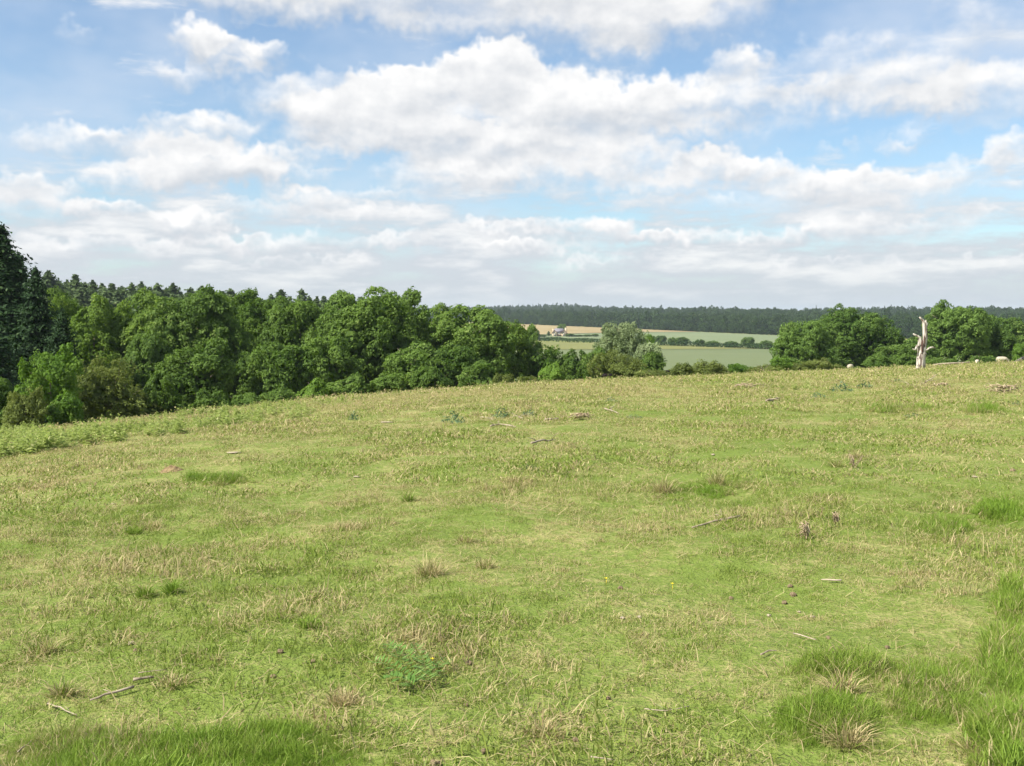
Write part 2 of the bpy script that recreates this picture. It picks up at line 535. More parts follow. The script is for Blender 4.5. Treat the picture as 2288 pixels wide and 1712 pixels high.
for i in range(4):
    add_kind(f'pine{i}', conifer_mesh('crown_pine', M_PINE, 210 + i, 16, 3.4, 22, 13, 6, 1.3, .42 + .07 * i, .2, .15), conifer_trunk('trunk_pine', BARK), 16, 3.4)


SPECIES = {'ash': ('M_ASH', .26, .0), 'lime': ('M_LIME', .23, .0), 'oak': ('M_OAK', .25, .0), 'willow': ('M_WILLOW', .22, .3), 'thorn': ('M_THORN', .13, .55), 'bright': ('M_BRIGHT', .16, .5), 'shrub': ('M_ASH', .19, .4)}
N_OWN = [0]


def own_tree(sp, name, label, cat, px, top, hw, Y, group=None, hwy=1.0, flat_top=.8):
    """a tree with a crown and trunk of its own, built at its real size"""
    N_OWN[0] += 1; k = N_OWN[0]
    mat, L, rag = SPECIES[sp]; mat = globals()[mat]
    a = at(px, top, Y); R_ = hw * Y / F * .93; zb = hz(a.x, Y); H = max(.8, a.z - zb)
    small = sp in ('thorn', 'bright', 'shrub')
    base = empty(name, (a.x, Y, zb)); tag(base, label, cat, group)
    lr = (.40 if small else .33 + .35 / max(R_, 1.5))
    n = int(np.clip(8 + .33 * R_ * H, 10, 30)) if not small else 14
    crm = (.16, .38) if small else (.30, .70)
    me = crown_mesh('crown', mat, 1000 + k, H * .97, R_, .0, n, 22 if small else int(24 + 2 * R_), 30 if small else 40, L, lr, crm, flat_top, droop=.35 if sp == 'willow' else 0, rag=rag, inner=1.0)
    co = np.zeros(len(me.vertices) * 3, np.float32); me.vertices.foreach_get('co', co)
    q = np.random.default_rng(k); am = .15 if small else .055; f = q.random(6) * 6.28
    X_, Y_, Z_ = co[0::3] / R_, co[1::3] / R_, co[2::3] / H
    sz = 1 + am * (.7 * np.sin(2.1 * X_ + 1.3 * Y_ + f[0]) + .5 * np.sin(3.7 * Y_ - 2.6 * X_ + f[1]))
    sr = 1 + am * (.8 * np.sin(5 * Z_ + f[2]) + .5 * np.sin(9 * Z_ + 1.5 * X_ + f[3]))
    co[2::3] *= sz; co[0::3] *= sr; co[1::3] *= sr
    co[0::3] += R_ * am * 1.1 * np.sin(2.2 * Z_ + f[4])
    co[2::3] *= H / np.percentile(co[2::3], 99.6); w_ = R_ / .93 / np.percentile(np.abs(co[0::3]), 98.5)
    co[0::3] *= w_; co[1::3] *= w_ * hwy
    me.vertices.foreach_set('co', co); me.update()
    obj('crown', me, base)
    obj('trunk', trunk_mesh('trunk', BARK, 2000 + k, H, R_, .07 if small else .1 + .03 * R_), base)
    return base


def tree(kind, name, label, cat, px, top, hw, Y, group=None, sink=0.0, hwy=None):
    """tree at distance Y whose middle, top and half width are read off the photograph"""
    a = at(px, top, Y); R = hw * Y / F
    zb = hz(a.x, Y)
    return plant(kind, name, label, cat, (a.x, Y, zb - sink), R, a.z - zb + sink, group=group, Ry=(hwy or 1.0) * R)


# ---- the big dark conifers at the left
GC = 'dark conifers at the wood corner'
tree('spruce0', 'conifer_tree', 'tallest dark conifer, its pointed top rising highest of all the trees', 'tree', 2, 505, 145, 84, GC)
tree('spruce1', 'conifer_tree', 'dark conifer leaning against the tallest conifer, on its right flank', 'tree', 80, 600, 84, 80, GC)
tree('spruce0', 'conifer_tree', 'shortest dark conifer, above the bright young sycamore bush', 'tree', 138, 690, 62, 78, GC)
tree('spruce1', 'conifer_tree', 'dark conifer just behind the tallest conifer, filling the gap to its neighbour', 'tree', 40, 566, 84, 90, GC)
tree('spruce1', 'conifer_tree', 'dark conifer cut by the photo edge, in front of the tallest conifer', 'tree', -70, 600, 120, 70, GC)
# ---- broadleaved edge of the wood
GW = 'broadleaved trees along the wood edge'
W = [
    ('lime0', 'small pale tree squeezed between the dark conifers and the wood edge', 140, 648, 52, 118),
    ('lime1', 'light green tree next to the conifers, first of the rounded crowns', 205, 664, 66, 104),
    ('lime2', 'light green broad tree with the loosest crown, behind the olive shrub', 300, 655, 78, 106),
    ('ash0', 'big dark green tree standing forward of the rest, a deep shadow on its right', 432, 646, 98, 98),
    ('lime0', 'pale narrow tree behind the deep shadow in the wood edge', 528, 650, 52, 124),
    ('lime1', 'yellowish green tree just right of the deep shadow in the wood edge', 598, 672, 62, 112),
    ('ash1', 'mid green tree between the yellowish tree and the tallest rounded crown', 668, 668, 70, 108),
    ('ash2', 'tree with the tallest rounded crown in the middle of the wood edge', 812, 646, 112, 104),
    ('ash3', 'tree with a small separate top close right of the tallest rounded crown', 898, 652, 56, 108),
    ('lime2', 'lower yellowish crown filling the dip before the last big crown', 965, 682, 58, 122),
    ('ash0', 'last big rounded crown before the gap with the distant farmhouse', 1045, 686, 88, 108),
    ('lime0', 'light green lower tree at the end of the wood edge', 1140, 722, 46, 112),
    ('ash3', 'small dark round tree behind the end of the wood edge', 1182, 728, 24, 170),
]
for k, lab, px, top, hw, Y in W:
    own_tree(k[:-1], 'broadleaf_tree', lab, 'tree', px, top, hw * 1.14, Y, GW, .9, .72)
for i, (px, top, hw, Y) in enumerate([(170, 690, 60, 140), (265, 690, 66, 138), (360, 690, 64, 142), (470, 690, 66, 140), (570, 700, 60, 145), (720, 690, 70, 140), (800, 700, 70, 142), (890, 700, 66, 144), (985, 716, 56, 150), (1080, 728, 50, 150)]):
    tree(f'ash{i % 4}', 'broadleaf_tree', 'shaded tree of the second row, glimpsed between the front crowns of the wood edge', 'tree', px, top, hw, Y, 'second row of trees in the wood')
# lower crowns in front of them
GL = 'smaller trees under the wood edge'
for k, lab, px, top, hw, Y in [
    ('ash1', 'low leafy tree with layered sprays below the big dark green tree', 445, 760, 82, 88),
    ('ash2', 'low tree with light sprays at the right rim of the deep shadow', 632, 770, 72, 92),
    ('ash3', 'low dark tree under the left half of the tallest rounded crown', 742, 756, 70, 94),
    ('ash0', 'low tree with a rounded light top under the last big crown', 925, 770, 72, 96),
    ('ash1', 'low dark tree closing the gap under the last big crown', 1020, 775, 58, 98),
    ('ash2', 'dark thicket tree deep in the shadow of the wood edge', 545, 790, 52, 96),
    ('ash3', 'low tree in shade behind the olive shrub', 330, 745, 62, 92),
]:
    own_tree(k[:-1], 'undergrowth_tree', lab, 'tree', px, top, hw, Y, GL)
GS = 'shrubs at the foot of the wood'
for k, lab, px, top, hw, Y in [
    ('bright0', 'bright green bush standing out in front of the dark conifers', 122, 772, 78, 62),
    ('thorn0', 'large olive brown shrub beside the bright green bush', 255, 800, 92, 66),
    ('thorn1', 'olive shrub in the lower left corner of the wood edge', 62, 868, 48, 56),
    ('bright1', 'little bright bush at the feet of the bright green bush', 150, 880, 40, 58),
    ('shrub0', 'dark green shrub cut by the photo edge under the conifers', -12, 850, 52, 58),
    ('shrub1', 'dark leafy shrub between the olive shrub and the low leafy tree', 362, 835, 42, 68),
    ('shrub2', 'small shrub under the deep shadow, left of its middle', 470, 872, 44, 70),
    ('shrub0', 'small shrub in the darkest gap of the wood edge', 545, 880, 34, 72),
    ('shrub1', 'small light shrub right of the darkest gap', 618, 868, 40, 74),
    ('bright2', 'small yellowish shrub under the low dark tree', 700, 848, 36, 76),
    ('shrub2', 'round shrub below the tallest rounded crown, hugging the crest', 775, 838, 44, 78),
    ('shrub0', 'small shrub between the round shrub and the last big crown', 868, 836, 42, 80),
    ('shrub1', 'shrub with leafy sprays under the last big crown', 968, 820, 46, 84),
    ('shrub2', 'dark shrub at the right foot of the last big crown', 1070, 808, 44, 88),
    ('thorn2', 'low olive bush just left of the yellow green bush', 1180, 842, 34, 84),
    ('bright0', 'yellow green bush glowing in front of the darker bushes', 1234, 812, 30, 86),
    ('shrub0', 'broad rounded dark bush in front of the farmhouse hedge', 1226, 769, 66, 112),
    ('shrub1', 'dark bush closing the dip left of the silvery willow', 1290, 782, 42, 108),
    ('thorn0', 'thorn bush half hidden behind the yellow green bush', 1128, 836, 28, 86),
]:
    own_tree(k[:-1], 'bush', lab, 'bush', px, top, hw, Y, GS)
# ---- willow group in the middle
own_tree('willow', 'willow_tree', 'silvery green willow in the middle, its feathery top against the pale fields', 'tree', 1388, 722, 62, 122, hwy=.9)
own_tree('willow', 'willow_tree', 'low silvery willow growing at the right side of the bigger willow', 'tree', 1446, 768, 36, 112)
GB = 'bushes below the willow'
for k, nm, lab, px, top, hw, Y in [
    ('thorn1', 'bush', 'olive bush in front of the willow, left half', 1352, 782, 46, 94),
    ('thorn2', 'bush', 'olive bush in front of the willow, right half', 1410, 792, 44, 92),
    ('bright1', 'bush', 'light green bush sticking out above the willow on its right side', 1436, 748, 30, 128),
    ('shrub0', 'bush', 'dark green bush ending the willow clump on the right', 1462, 788, 26, 98),
    ('shrub2', 'bush', 'dark bush left of the willow, merging with the dip', 1322, 780, 30, 104),
    ('thorn0', 'bush', 'low thin bush under the dark end of the willow clump', 1452, 828, 34, 88),
]:
    own_tree(k[:-1], nm, lab, 'bush', px, top, hw, Y, GB)
# ---- bushes along the crest on the right of the willow
GH = 'hawthorn bushes along the crest'
for k, lab, px, top, hw, Y in [
    ('thorn0', 'hawthorn bush left of the domed hawthorn, lower and narrower', 1527, 812, 26, 92),
    ('thorn1', 'domed hawthorn bush, largest of those below the pale green field', 1582, 806, 36, 94),
    ('bright2', 'narrow upright bush alone below the pale green field', 1645, 814, 17, 94),
    ('thorn2', 'low wide bush just before the rounded oaks', 1702, 816, 36, 96),
    ('bright0', 'yellow green bush at the left foot of the rounded oaks', 1748, 800, 26, 98),
    ('thorn0', 'yellowish thorn bush with bare twigs under the rounded oaks', 1822, 802, 32, 98),
    ('thorn1', 'low thorn bush beside the sheep that shows only its back', 1865, 818, 24, 104),
    ('thorn2', 'very low bush just right of the willow clump, left of the first hawthorn', 1500, 832, 20, 92),
    ('thorn0', 'low bush joining the first hawthorn to the domed one', 1554, 826, 22, 96),
    ('thorn1', 'low trailing bush on the right flank of the domed hawthorn', 1616, 830, 24, 96),
    ('shrub2', 'low bush right of the narrow upright bush', 1668, 828, 20, 98),
    ('thorn0', 'low bush between the wide bush and the yellow green one', 1724, 822, 24, 100),
    ('thorn2', 'low bush under the left oak, right of the yellow green bush', 1778, 812, 26, 102),
    ('shrub0', 'dark low bush between the oaks and the dead tree', 1968, 796, 36, 116),
    ('shrub1', 'low dark bush right behind the dead tree', 2036, 792, 32, 112),
    ('bright1', 'yellow green bush at the right photo edge by the fallen dark log', 2290, 770, 30, 112),
    ('shrub2', 'low bush behind the lamb', 2186, 796, 34, 124),
    ('shrub0', 'small dark bush right of the dead tree foot', 2098, 800, 30, 116),
]:
    own_tree(k[:-1], 'bush', lab, 'bush', px, top, hw, Y, GH)
GO = 'rounded oaks on the right'
for k, lab, px, top, hw, Y in [
    ('oak0', 'lower left oak of the pair that hides the end of the pale field', 1798, 718, 64, 140),
    ('oak1', 'big oak with the broadest crown, right half of the pair', 1915, 687, 92, 148),
    ('oak2', 'oak with the highest crown, behind the dead tree', 2136, 675, 74, 150),
    ('oak0', 'low left shoulder oak, directly behind the dead tree', 2046, 752, 52, 146),
    ('oak1', 'oak at the right edge, lower than the oak behind the dead tree', 2240, 710, 60, 152),
    ('oak2', 'oak crown cut by the right photo edge', 2322, 726, 52, 150),
    ('ash1', 'dark filling tree between the big oak and the shoulder oak', 1990, 772, 40, 140),
]:
    own_tree(k[:-1], 'oak_tree', lab, 'tree', px, top, hw, Y, GO)

# ---- conifer plantation on the left skyline
GP = 'conifers on the left skyline'
peaks = [(108, 603), (128, 622), (150, 620), (168, 610), (190, 622), (208, 624), (228, 628), (250, 622), (272, 632), (294, 620), (316, 626), (334, 630),
         (352, 624), (372, 634), (386, 630), (404, 640), (425, 640), (450, 637), (474, 645), (496, 642), (515, 640), (538, 652), (556, 650), (566, 660),
         (584, 656), (606, 648), (628, 645), (648, 655), (674, 644), (690, 656), (708, 660), (724, 652), (742, 655), (764, 660), (786, 652), (806, 660)]
for i, (px, top) in enumerate(peaks):
    Y = 300 + rnd.random() * 50
    if top < 612: lab = {108: 'conifer with a thin spire on the skyline next to the big dark conifers', 168: 'second spire on the left skyline, a conifer with a sharp tip'}[px]
    elif px == 628: lab = 'wide pointed conifer on the skyline left of the tallest rounded crown'
    elif px == 674: lab = 'pointed conifer on the skyline closest to the tallest rounded crown'
    else: lab = 'small conifer in the row on the left skyline behind the rounded trees'
    tree(f'pine{i % 4}', 'pine_tree', lab, 'tree', px, (top + 5 if px in (108, 168, 628, 674) else top + rnd.uniform(5, 15)), 34 + rnd.random() * 22, Y, GP)
for i in range(34):
    px = 90 + i * 21 + rnd.uniform(-6, 6); top = np.interp(px, [90, 400, 600, 820], [632, 648, 662, 672]) + rnd.uniform(-4, 4)
    tree(f'pine{(i + 1) % 4}', 'pine_tree', 'lower conifer in front of the skyline row, mostly hidden by rounded trees', 'tree', px, top + 12, 36 + rnd.random() * 14, 275 + rnd.random() * 20, 'conifers below the skyline row')

# ------------------------------------------------------------------ valley fields
M_PALE = field_mat('young_barley', (.112, .142, .066), (.142, .166, .080))
M_UP = field_mat('pale_barley', (.135, .172, .088), (.172, .202, .108))
M_OLIVE = field_mat('olive_stubble', (0.139, 0.149, 0.050), (0.185, 0.188, 0.069), .02, .2)
M_GOLD = field_mat('ripe_corn', (.215, .155, .07), (.315, .255, .135), .03, .12, .2)


def edge(px, dist_from_edge):
    """point on the sight line of a pixel column, measured from the foot of the far wood"""
    u = (px - 1144) / F
    y = (1306 + 1.904 * dist_from_edge) / (1 + 1.62 * u)
    return (u * y, y)


def g2(px, py): p = ground(px, py, 330); return (p.x, p.y)


field_sheet('valley_field', 'blue green field of young corn below the hedge', [(-60, 215), (260, 215), g2(1900, 782), g2(1150, 772)], M_PALE)
field_sheet('field_margin', 'olive strip of field along the hedge', [g2(1180, 782), g2(1620, 781), g2(1790, 779.5), g2(1180, 764)], M_OLIVE, .32)
field_sheet('upper_field', 'pale green field between the hedge and the far wood', [g2(1120, 757), g2(1900, 784), edge(1950, -6), edge(1100, -6)], M_UP)
field_sheet('golden_field', 'golden field of ripe corn behind the farmhouse', [g2(1100, 752), g2(1262, 747), edge(1560, -7), edge(1090, -7)], M_GOLD, .45)

# ------------------------------------------------------------------ far wood (one mass)
def scatter_group():
    ng = bpy.data.node_groups.new('scatter', 'GeometryNodeTree')
    ng.interface.new_socket('Geometry', in_out='INPUT', socket_type='NodeSocketGeometry')
    ng.interface.new_socket('Collection', in_out='INPUT', socket_type='NodeSocketCollection')
    ng.interface.new_socket('Geometry', in_out='OUTPUT', socket_type='NodeSocketGeometry')
    N = ng.nodes; Lk = ng.links
    gi = N.new('NodeGroupInput'); go = N.new('NodeGroupOutput')
    mp = N.new('GeometryNodeMeshToPoints'); ip = N.new('GeometryNodeInstanceOnPoints'); ci = N.new('GeometryNodeCollectionInfo')
    ci.inputs['Separate Children'].default_value = True; ci.inputs['Reset Children'].default_value = True
    Lk.new(gi.outputs[1], ci.inputs['Collection']); Lk.new(gi.outputs[0], mp.inputs['Mesh'])
    Lk.new(mp.outputs[0], ip.inputs['Points']); Lk.new(ci.outputs[0], ip.inputs['Instance'])
    ip.inputs['Pick Instance'].default_value = True
    for nm, dt, sk in (('idx', 'INT', 'Instance Index'), ('rot', 'FLOAT_VECTOR', 'Rotation'), ('scl', 'FLOAT_VECTOR', 'Scale')):
        a = N.new('GeometryNodeInputNamedAttribute'); a.data_type = dt; a.inputs[0].default_value = nm
        Lk.new(a.outputs[0], ip.inputs[sk])
    Lk.new(ip.outputs[0], go.inputs[0])
    return ng


SCATTER = scatter_group()


def scatter(name, label, cat, P, rot, scl, idx, masters):
    col = bpy.data.collections.new(name + '_sources')
    for i, me in enumerate(masters):
        col.objects.link(bpy.data.objects.new(f'{name}_source_{i:02d}', me))
    me = bpy.data.meshes.new(name); me.vertices.add(len(P)); me.vertices.foreach_set('co', np.asarray(P, np.float32).ravel())
    a = me.attributes.new('idx', 'INT', 'POINT'); a.data.foreach_set('value', np.asarray(idx, np.int32))
    a = me.attributes.new('rot', 'FLOAT_VECTOR', 'POINT'); a.data.foreach_set('vector', np.asarray(rot, np.float32).ravel())
    a = me.attributes.new('scl', 'FLOAT_VECTOR', 'POINT'); a.data.foreach_set('vector', np.asarray(scl, np.float32).ravel())
    o = obj(name, me)
    md = o.modifiers.new('scatter', 'NODES'); md.node_group = SCATTER
    for it in SCATTER.interface.items_tree:
        if it.name == 'Collection': md[it.identifier] = col
    return tag(o, label, cat, kind='stuff')


def build_far_wood():
    rg = np.random.default_rng(5)
    ms = [crown_mesh('far_crown', M_FAR, 300 + i, 12, 4.5, .0, 10, 10, 10, .95, .5, (.6, 1.3), inner=.12) for i in range(4)]
    ms += [conifer_mesh('far_conifer', M_FAR, 310 + i, 14, 3.2, 11, 6, 3, 1.7, .7, .1, .2) for i in range(2)]
    P, S, I = [], [], []
    def put(e, u, wood):
        y = (1306 + 1.904 * e) / (1 + 1.62 * u); x = u * y
        P.append((x, y, hz(x, y) - .6)); return x, y
    n = 0
    for row in range(90):
        e = 3 + row * 5.5 + max(0, row - 25) * 3.0
        if e > 880: break
        sp = 4.8 if row < 12 else 6.2
        u0, u1 = -.62, .72
        for u in np.arange(u0, u1, sp / 1150):
            if u < -.20 and e < 300 and False: continue
            uu = u + rg.normal() * .0018; ee = e + rg.normal() * 2.5
            y = (1306 + 1.904 * ee) / (1 + 1.62 * uu)
            if not (y > 0) or y > 2600: continue
            x = uu * y
            conif = (math.sin(x * .013 + 1) + math.sin(y * .008 + x * .004) + rg.normal() * .5) > 1.7
            h = (12.5 + rg.normal() * 2.6) * (1.04 if conif else 1) * (1 if row > 1 else .6)
            P.append((x, y, hz(x, y) - .5)); I.append(rg.integers(4, 6) if conif else rg.integers(0, 4))
            w = (.55 + .45 * rg.random()) * (.85 if row < 2 else 1); S.append((w, w, h / (14 if conif else 12)))
    P = np.array(P); n = len(P)
    rot = np.zeros((n, 3)); rot[:, 2] = rg.random(n) * 6.28
    scatter('far_wood', 'dark wood covering the whole far hillside below the sky', 'wood', P, rot, np.array(S), I, ms)
    return n


N_FAR = build_far_wood()

# ------------------------------------------------------------------ hedges in the valley
def hedge(name, label, a, b, w, h, seed, mat):
    """a clipped hedge: leaves over a long box, one thing"""
    rg = np.random.default_rng(seed)
    a = np.array(a, float); b = np.array(b, float); L = np.linalg.norm(b - a); d = (b - a) / L; nrm = np.array([-d[1], d[0]])
    n = int(L * 26)
    s = rg.random(n) * L; ang = rg.random(n) * math.pi
    hh = h * (.85 + .2 * np.sin(s * .21 + seed) * np.sin(s * .073) + .12 * rg.random(n))
    r = .75 + .3 * rg.random(n)
    off = np.cos(ang) * w * .5 * r; z = np.abs(np.sin(ang)) ** .6 * hh * r
    p2 = a + np.outer(s, d) + np.outer(off, nrm)
    P = np.column_stack([p2, height(p2[:, 0], p2[:, 1]) + z])
    N = np.column_stack([np.outer(np.cos(ang), nrm), np.sin(ang)]) + .5 * rg.normal(size=(n, 3))
    V, Q = leaf_quads(P, N, .9 * (.6 + .8 * rg.random(n)), .6, rg)
    o = obj(name, mesh(name, V, Q, mat, rg.random(n)))
    return tag(o, label, 'hedge', 'hedges in the valley')


h0 = g2(1200, 762); h1 = g2(1480, 773); h2 = g2(1800, 784)
hedge('hedge', 'long low hedge running from the farmhouse garden to the middle of the valley', h0, h1, 3.2, 2.6, 3, M_FAR)
hedge('hedge', 'far half of the valley hedge, ending behind the rounded oaks', h1, h2, 3.2, 2.8, 4, M_FAR)
b0 = g2(1215, 760); b1 = g2(1330, 763)
hedge('hedge', 'thick garden hedge right in front of the farmhouse', b0, b1, 5.0, 2.0, 6, M_FAR)
GV = 'small trees on the valley hedge'
for lab, px, top, hw in [
    ('leftmost small round tree on the valley hedge, beside the willow', 1455, 749, 12), ('round hedge tree next to the leftmost one', 1477, 748, 13),
    ('smallest hedge tree, a low knob between two rounder ones', 1502, 753, 10), ('wide hedge tree in the left half of the valley hedge', 1524, 752, 15),
    ('low hedge tree left of the middle of the valley hedge', 1564, 757, 11), ('low wide bush in the middle of the valley hedge', 1592, 761, 15),
    ('low bush left of the tall hedge tree', 1634, 762, 16), ('tallest round hedge tree, standing up against the pale upper field', 1672, 751, 14),
    ('round hedge tree nearest to the rounded oaks', 1712, 760, 15), ('flat bush between the two largest hedge trees', 1694, 767, 10)]:
    Y = float(np.interp(px, [1200, 1480, 1800], [h0[1], h1[1], h2[1]])) + 5
    tree(f'oak{px % 3}', 'hedge_tree', lab, 'tree', px, top, hw, Y, GV)
GF = 'trees round the farmhouse'
for k, lab, px, top, hw, Y in [
    ('oak1', 'tree rising behind the farmhouse roof', 1256, 722, 10, 850), ('pine1', 'small pointed conifer left of the farmhouse', 1226, 740, 5, 800),
    ('oak2', 'dark bush touching the right wall of the farmhouse', 1273, 745, 10, 790), ('oak0', 'garden bush right of the farmhouse, second from the wall', 1292, 748, 11, 792),
    ('oak1', 'garden bush with a pale gap left of it, right of the farmhouse', 1312, 747, 9, 792), ('oak2', 'last garden bush of the row right of the farmhouse', 1330, 746, 8, 792),
    ('oak0', 'dark tree left of the farmhouse against the golden field', 1196, 734, 10, 700), ('oak2', 'low bush left of the farmhouse, before the small conifer', 1212, 748, 9, 790)]:
    tree(k, 'garden_tree', lab, 'tree', px, top, hw, Y, GF)

# ------------------------------------------------------------------ farmhouse
M_CREAM = plain_mat('cream_render', (.62, .50, .33), (.72, .60, .42), 1.5, .9)
M_SLATE = plain_mat('grey_slate', (.15, .14, .16), (.24, .22, .24), 4, .6, .3, (1, 1, 3))
M_TILE = plain_mat('brown_bargeboard', (.10, .065, .05), (.16, .10, .075), 3, .8)
M_PANE = plain_mat('dark_window_glass', (.02, .022, .028), (.03, .035, .04), 2, .15)
M_WHITE = plain_mat('white_paint', (.70, .69, .66), (.78, .77, .74), 2, .6)


def farmhouse():
    base = at(1249.5, 752.4, 800); z = hz(base.x, 800)
    o = empty('farmhouse', (base.x, 800, z)); s = max(.95, (base.z - z + 6.3) / 6.3); o.scale = (1, 1, s)
    tag(o, 'cream farmhouse with twin gables and a slate roof, alone in the valley', 'house')
    g = Geo(); g.box((-3.6, 0, -.4), (3.6, 6, 3.35))
    for sx in (-1, 1):
        x0, x1 = sorted((sx * 1.75, sx * 5.3)); xm = (x0 + x1) / 2
        V = [(x0, -1.6, -.4), (x1, -1.6, -.4), (x1, -1.6, 2.9), (xm, -1.6, 4.75), (x0, -1.6, 2.9)]
        V += [(a, 6.0, c) for a, b, c in V]
        g.add(V, [(0, 1, 6, 5), (1, 2, 7, 6), (2, 3, 8, 7), (3, 4, 9, 8), (4, 0, 5, 9)], [(0, 2, 1), (0, 3, 2), (0, 4, 3), (5, 6, 7), (5, 7, 8), (5, 8, 9)])
    obj('wall', g.build('wall', M_CREAM, False), o)
    g = Geo()                                     # main roof, ridge along x
    V = [(-4.6, -.45, 3.25), (4.6, -.45, 3.25), (3.1, 3, 6.25), (-3.1, 3, 6.25), (-4.6, 6.4, 3.25), (4.6, 6.4, 3.25)]
    g.add(V, [(0, 1, 2, 3), (5, 4, 3, 2), (0, 4, 5, 1)], [(0, 3, 4), (1, 5, 2)])
    roof = obj('roof', g.build('roof', M_SLATE, False), o)
    for sx in (-1, 1):
        x0, x1 = sorted((sx * 1.5, sx * 5.55)); xm = (x0 + x1) / 2
        g = Geo()
        for a, b in (((x0, 2.75), (xm, 5.1)), ((xm, 5.1), (x1, 2.75))):
            V = [(a[0], -2.0, a[1]), (b[0], -2.0, b[1]), (b[0], 4.5, b[1]), (a[0], 4.5, a[1])]
            V += [(q[0], q[1], q[2] - .3) for q in V]
            g.add(V, [(0, 3, 2, 1), (4, 5, 6, 7), (0, 1, 5, 4), (1, 2, 6, 5), (2, 3, 7, 6), (3, 0, 4, 7)])
        obj('gable_roof', g.build('gable_roof', M_TILE, False), o)
        for (zc, w, h) in ((3.0, .85, .9), (1.15, 1.5, 1.25)):
            g = Geo(); g.box((xm - w / 2, -1.66, zc - h / 2), (xm + w / 2, -1.58, zc + h / 2))
            wn = obj('window', g.build('window', M_PANE, False), o)
            f = Geo()
            f.box((xm - w / 2 - .1, -1.69, zc - h / 2 - .12), (xm + w / 2 + .1, -1.57, zc - h / 2))
            f.box((xm - .05, -1.70, zc - h / 2), (xm + .05, -1.663, zc + h / 2))
            obj('frame', f.build('frame', M_WHITE, False), wn)
    g = Geo(); g.box((-.9, -.08, 1.9), (.9, .02, 2.95)); obj('window', g.build('window', M_WHITE, False), o)
    g = Geo(); g.box((-1.7, -1.2, .9), (1.7, .02, 1.35)); obj('porch_roof', g.build('porch_roof', M_TILE, False), o)
    g = Geo(); g.box((-.5, -.1, 0), (.5, -.02, .88)); obj('door', g.build('door', M_TILE, False), o)
    for x, y, zt in ((-4.6, 2.2, 6.0), (4.75, 2.0, 6.7), (5.4, 3.4, 6.2)):
        g = Geo(); g.box((x - .38, y - .38, 2.5), (x + .38, y + .38, zt)); g.box((x - .46, y - .46, zt), (x + .46, y + .46, zt + .22))
        ch = obj('chimney', g.build('chimney', M_CREAM, False), roof)
    g = Geo(); g.add([(5.31, 1, -.3), (8.2, 1, -.3), (8.2, 5, -.3), (5.31, 5, -.3), (5.31, 1, 3.4), (8.2, 1, 1.8), (8.2, 5, 1.8), (5.31, 5, 3.4)],
                     [(0, 3, 2, 1), (4, 5, 6, 7), (0, 1, 5, 4), (1, 2, 6, 5), (2, 3, 7, 6), (3, 0, 4, 7)])
    obj('lean_to', g.build('lean_to', M_TILE, False), o)


farmhouse()

# ------------------------------------------------------------------ dead tree
def wood_mat():
    m, t, out = new_mat('bleached_dead_wood')
    tc = t.n('ShaderNodeTexCoord').outputs['Object']
    f, _ = t.noise(t.vm('MULTIPLY', tc, (7, 7, .9)), 1.0, 5, .65)
    f2, _ = t.noise(t.vm('MULTIPLY', tc, (1, 1, .5)), 2.2, 3)
    c = t.mix(t.rng(f, .38, .58), (.135, .10, .078), (.60, .54, .465))
    c = t.mix(t.rng(f2, .56, .66, 0, .75), c, (.14, .08, .055))
    b = t.n('ShaderNodeBsdfPrincipled'); t.put(b.inputs['Base Color'], c); b.inputs['Roughness'].default_value = .8
    b.inputs['Specular IOR Level'].default_value = .2
    bp = t.n('ShaderNodeBump'); bp.inputs['Strength'].default_value = .7; bp.inputs['Distance'].default_value = .08
    t.put(bp.inputs['Height'], f); t.put(b.inputs['Normal'], bp.outputs[0]); t.put(out.inputs[0], b.outputs[0])
    return m


M_DEAD = wood_mat()
M_HOLLOW = plain_mat('dark_hollow_wood', (.045, .022, .018), (.10, .055, .04), 6, .95, .4, (1, 1, .3))  # dark brown wood, with the shade of the hollows put into its colour
M_LOG = plain_mat('weathered_branch_wood', (.22, .17, .12), (.43, .36, .26), 9, .85, .3)
M_GREYWOOD = plain_mat('dark_grey_log_bark', (.06, .055, .05), (.15, .14, .125), 8, .9, .4)


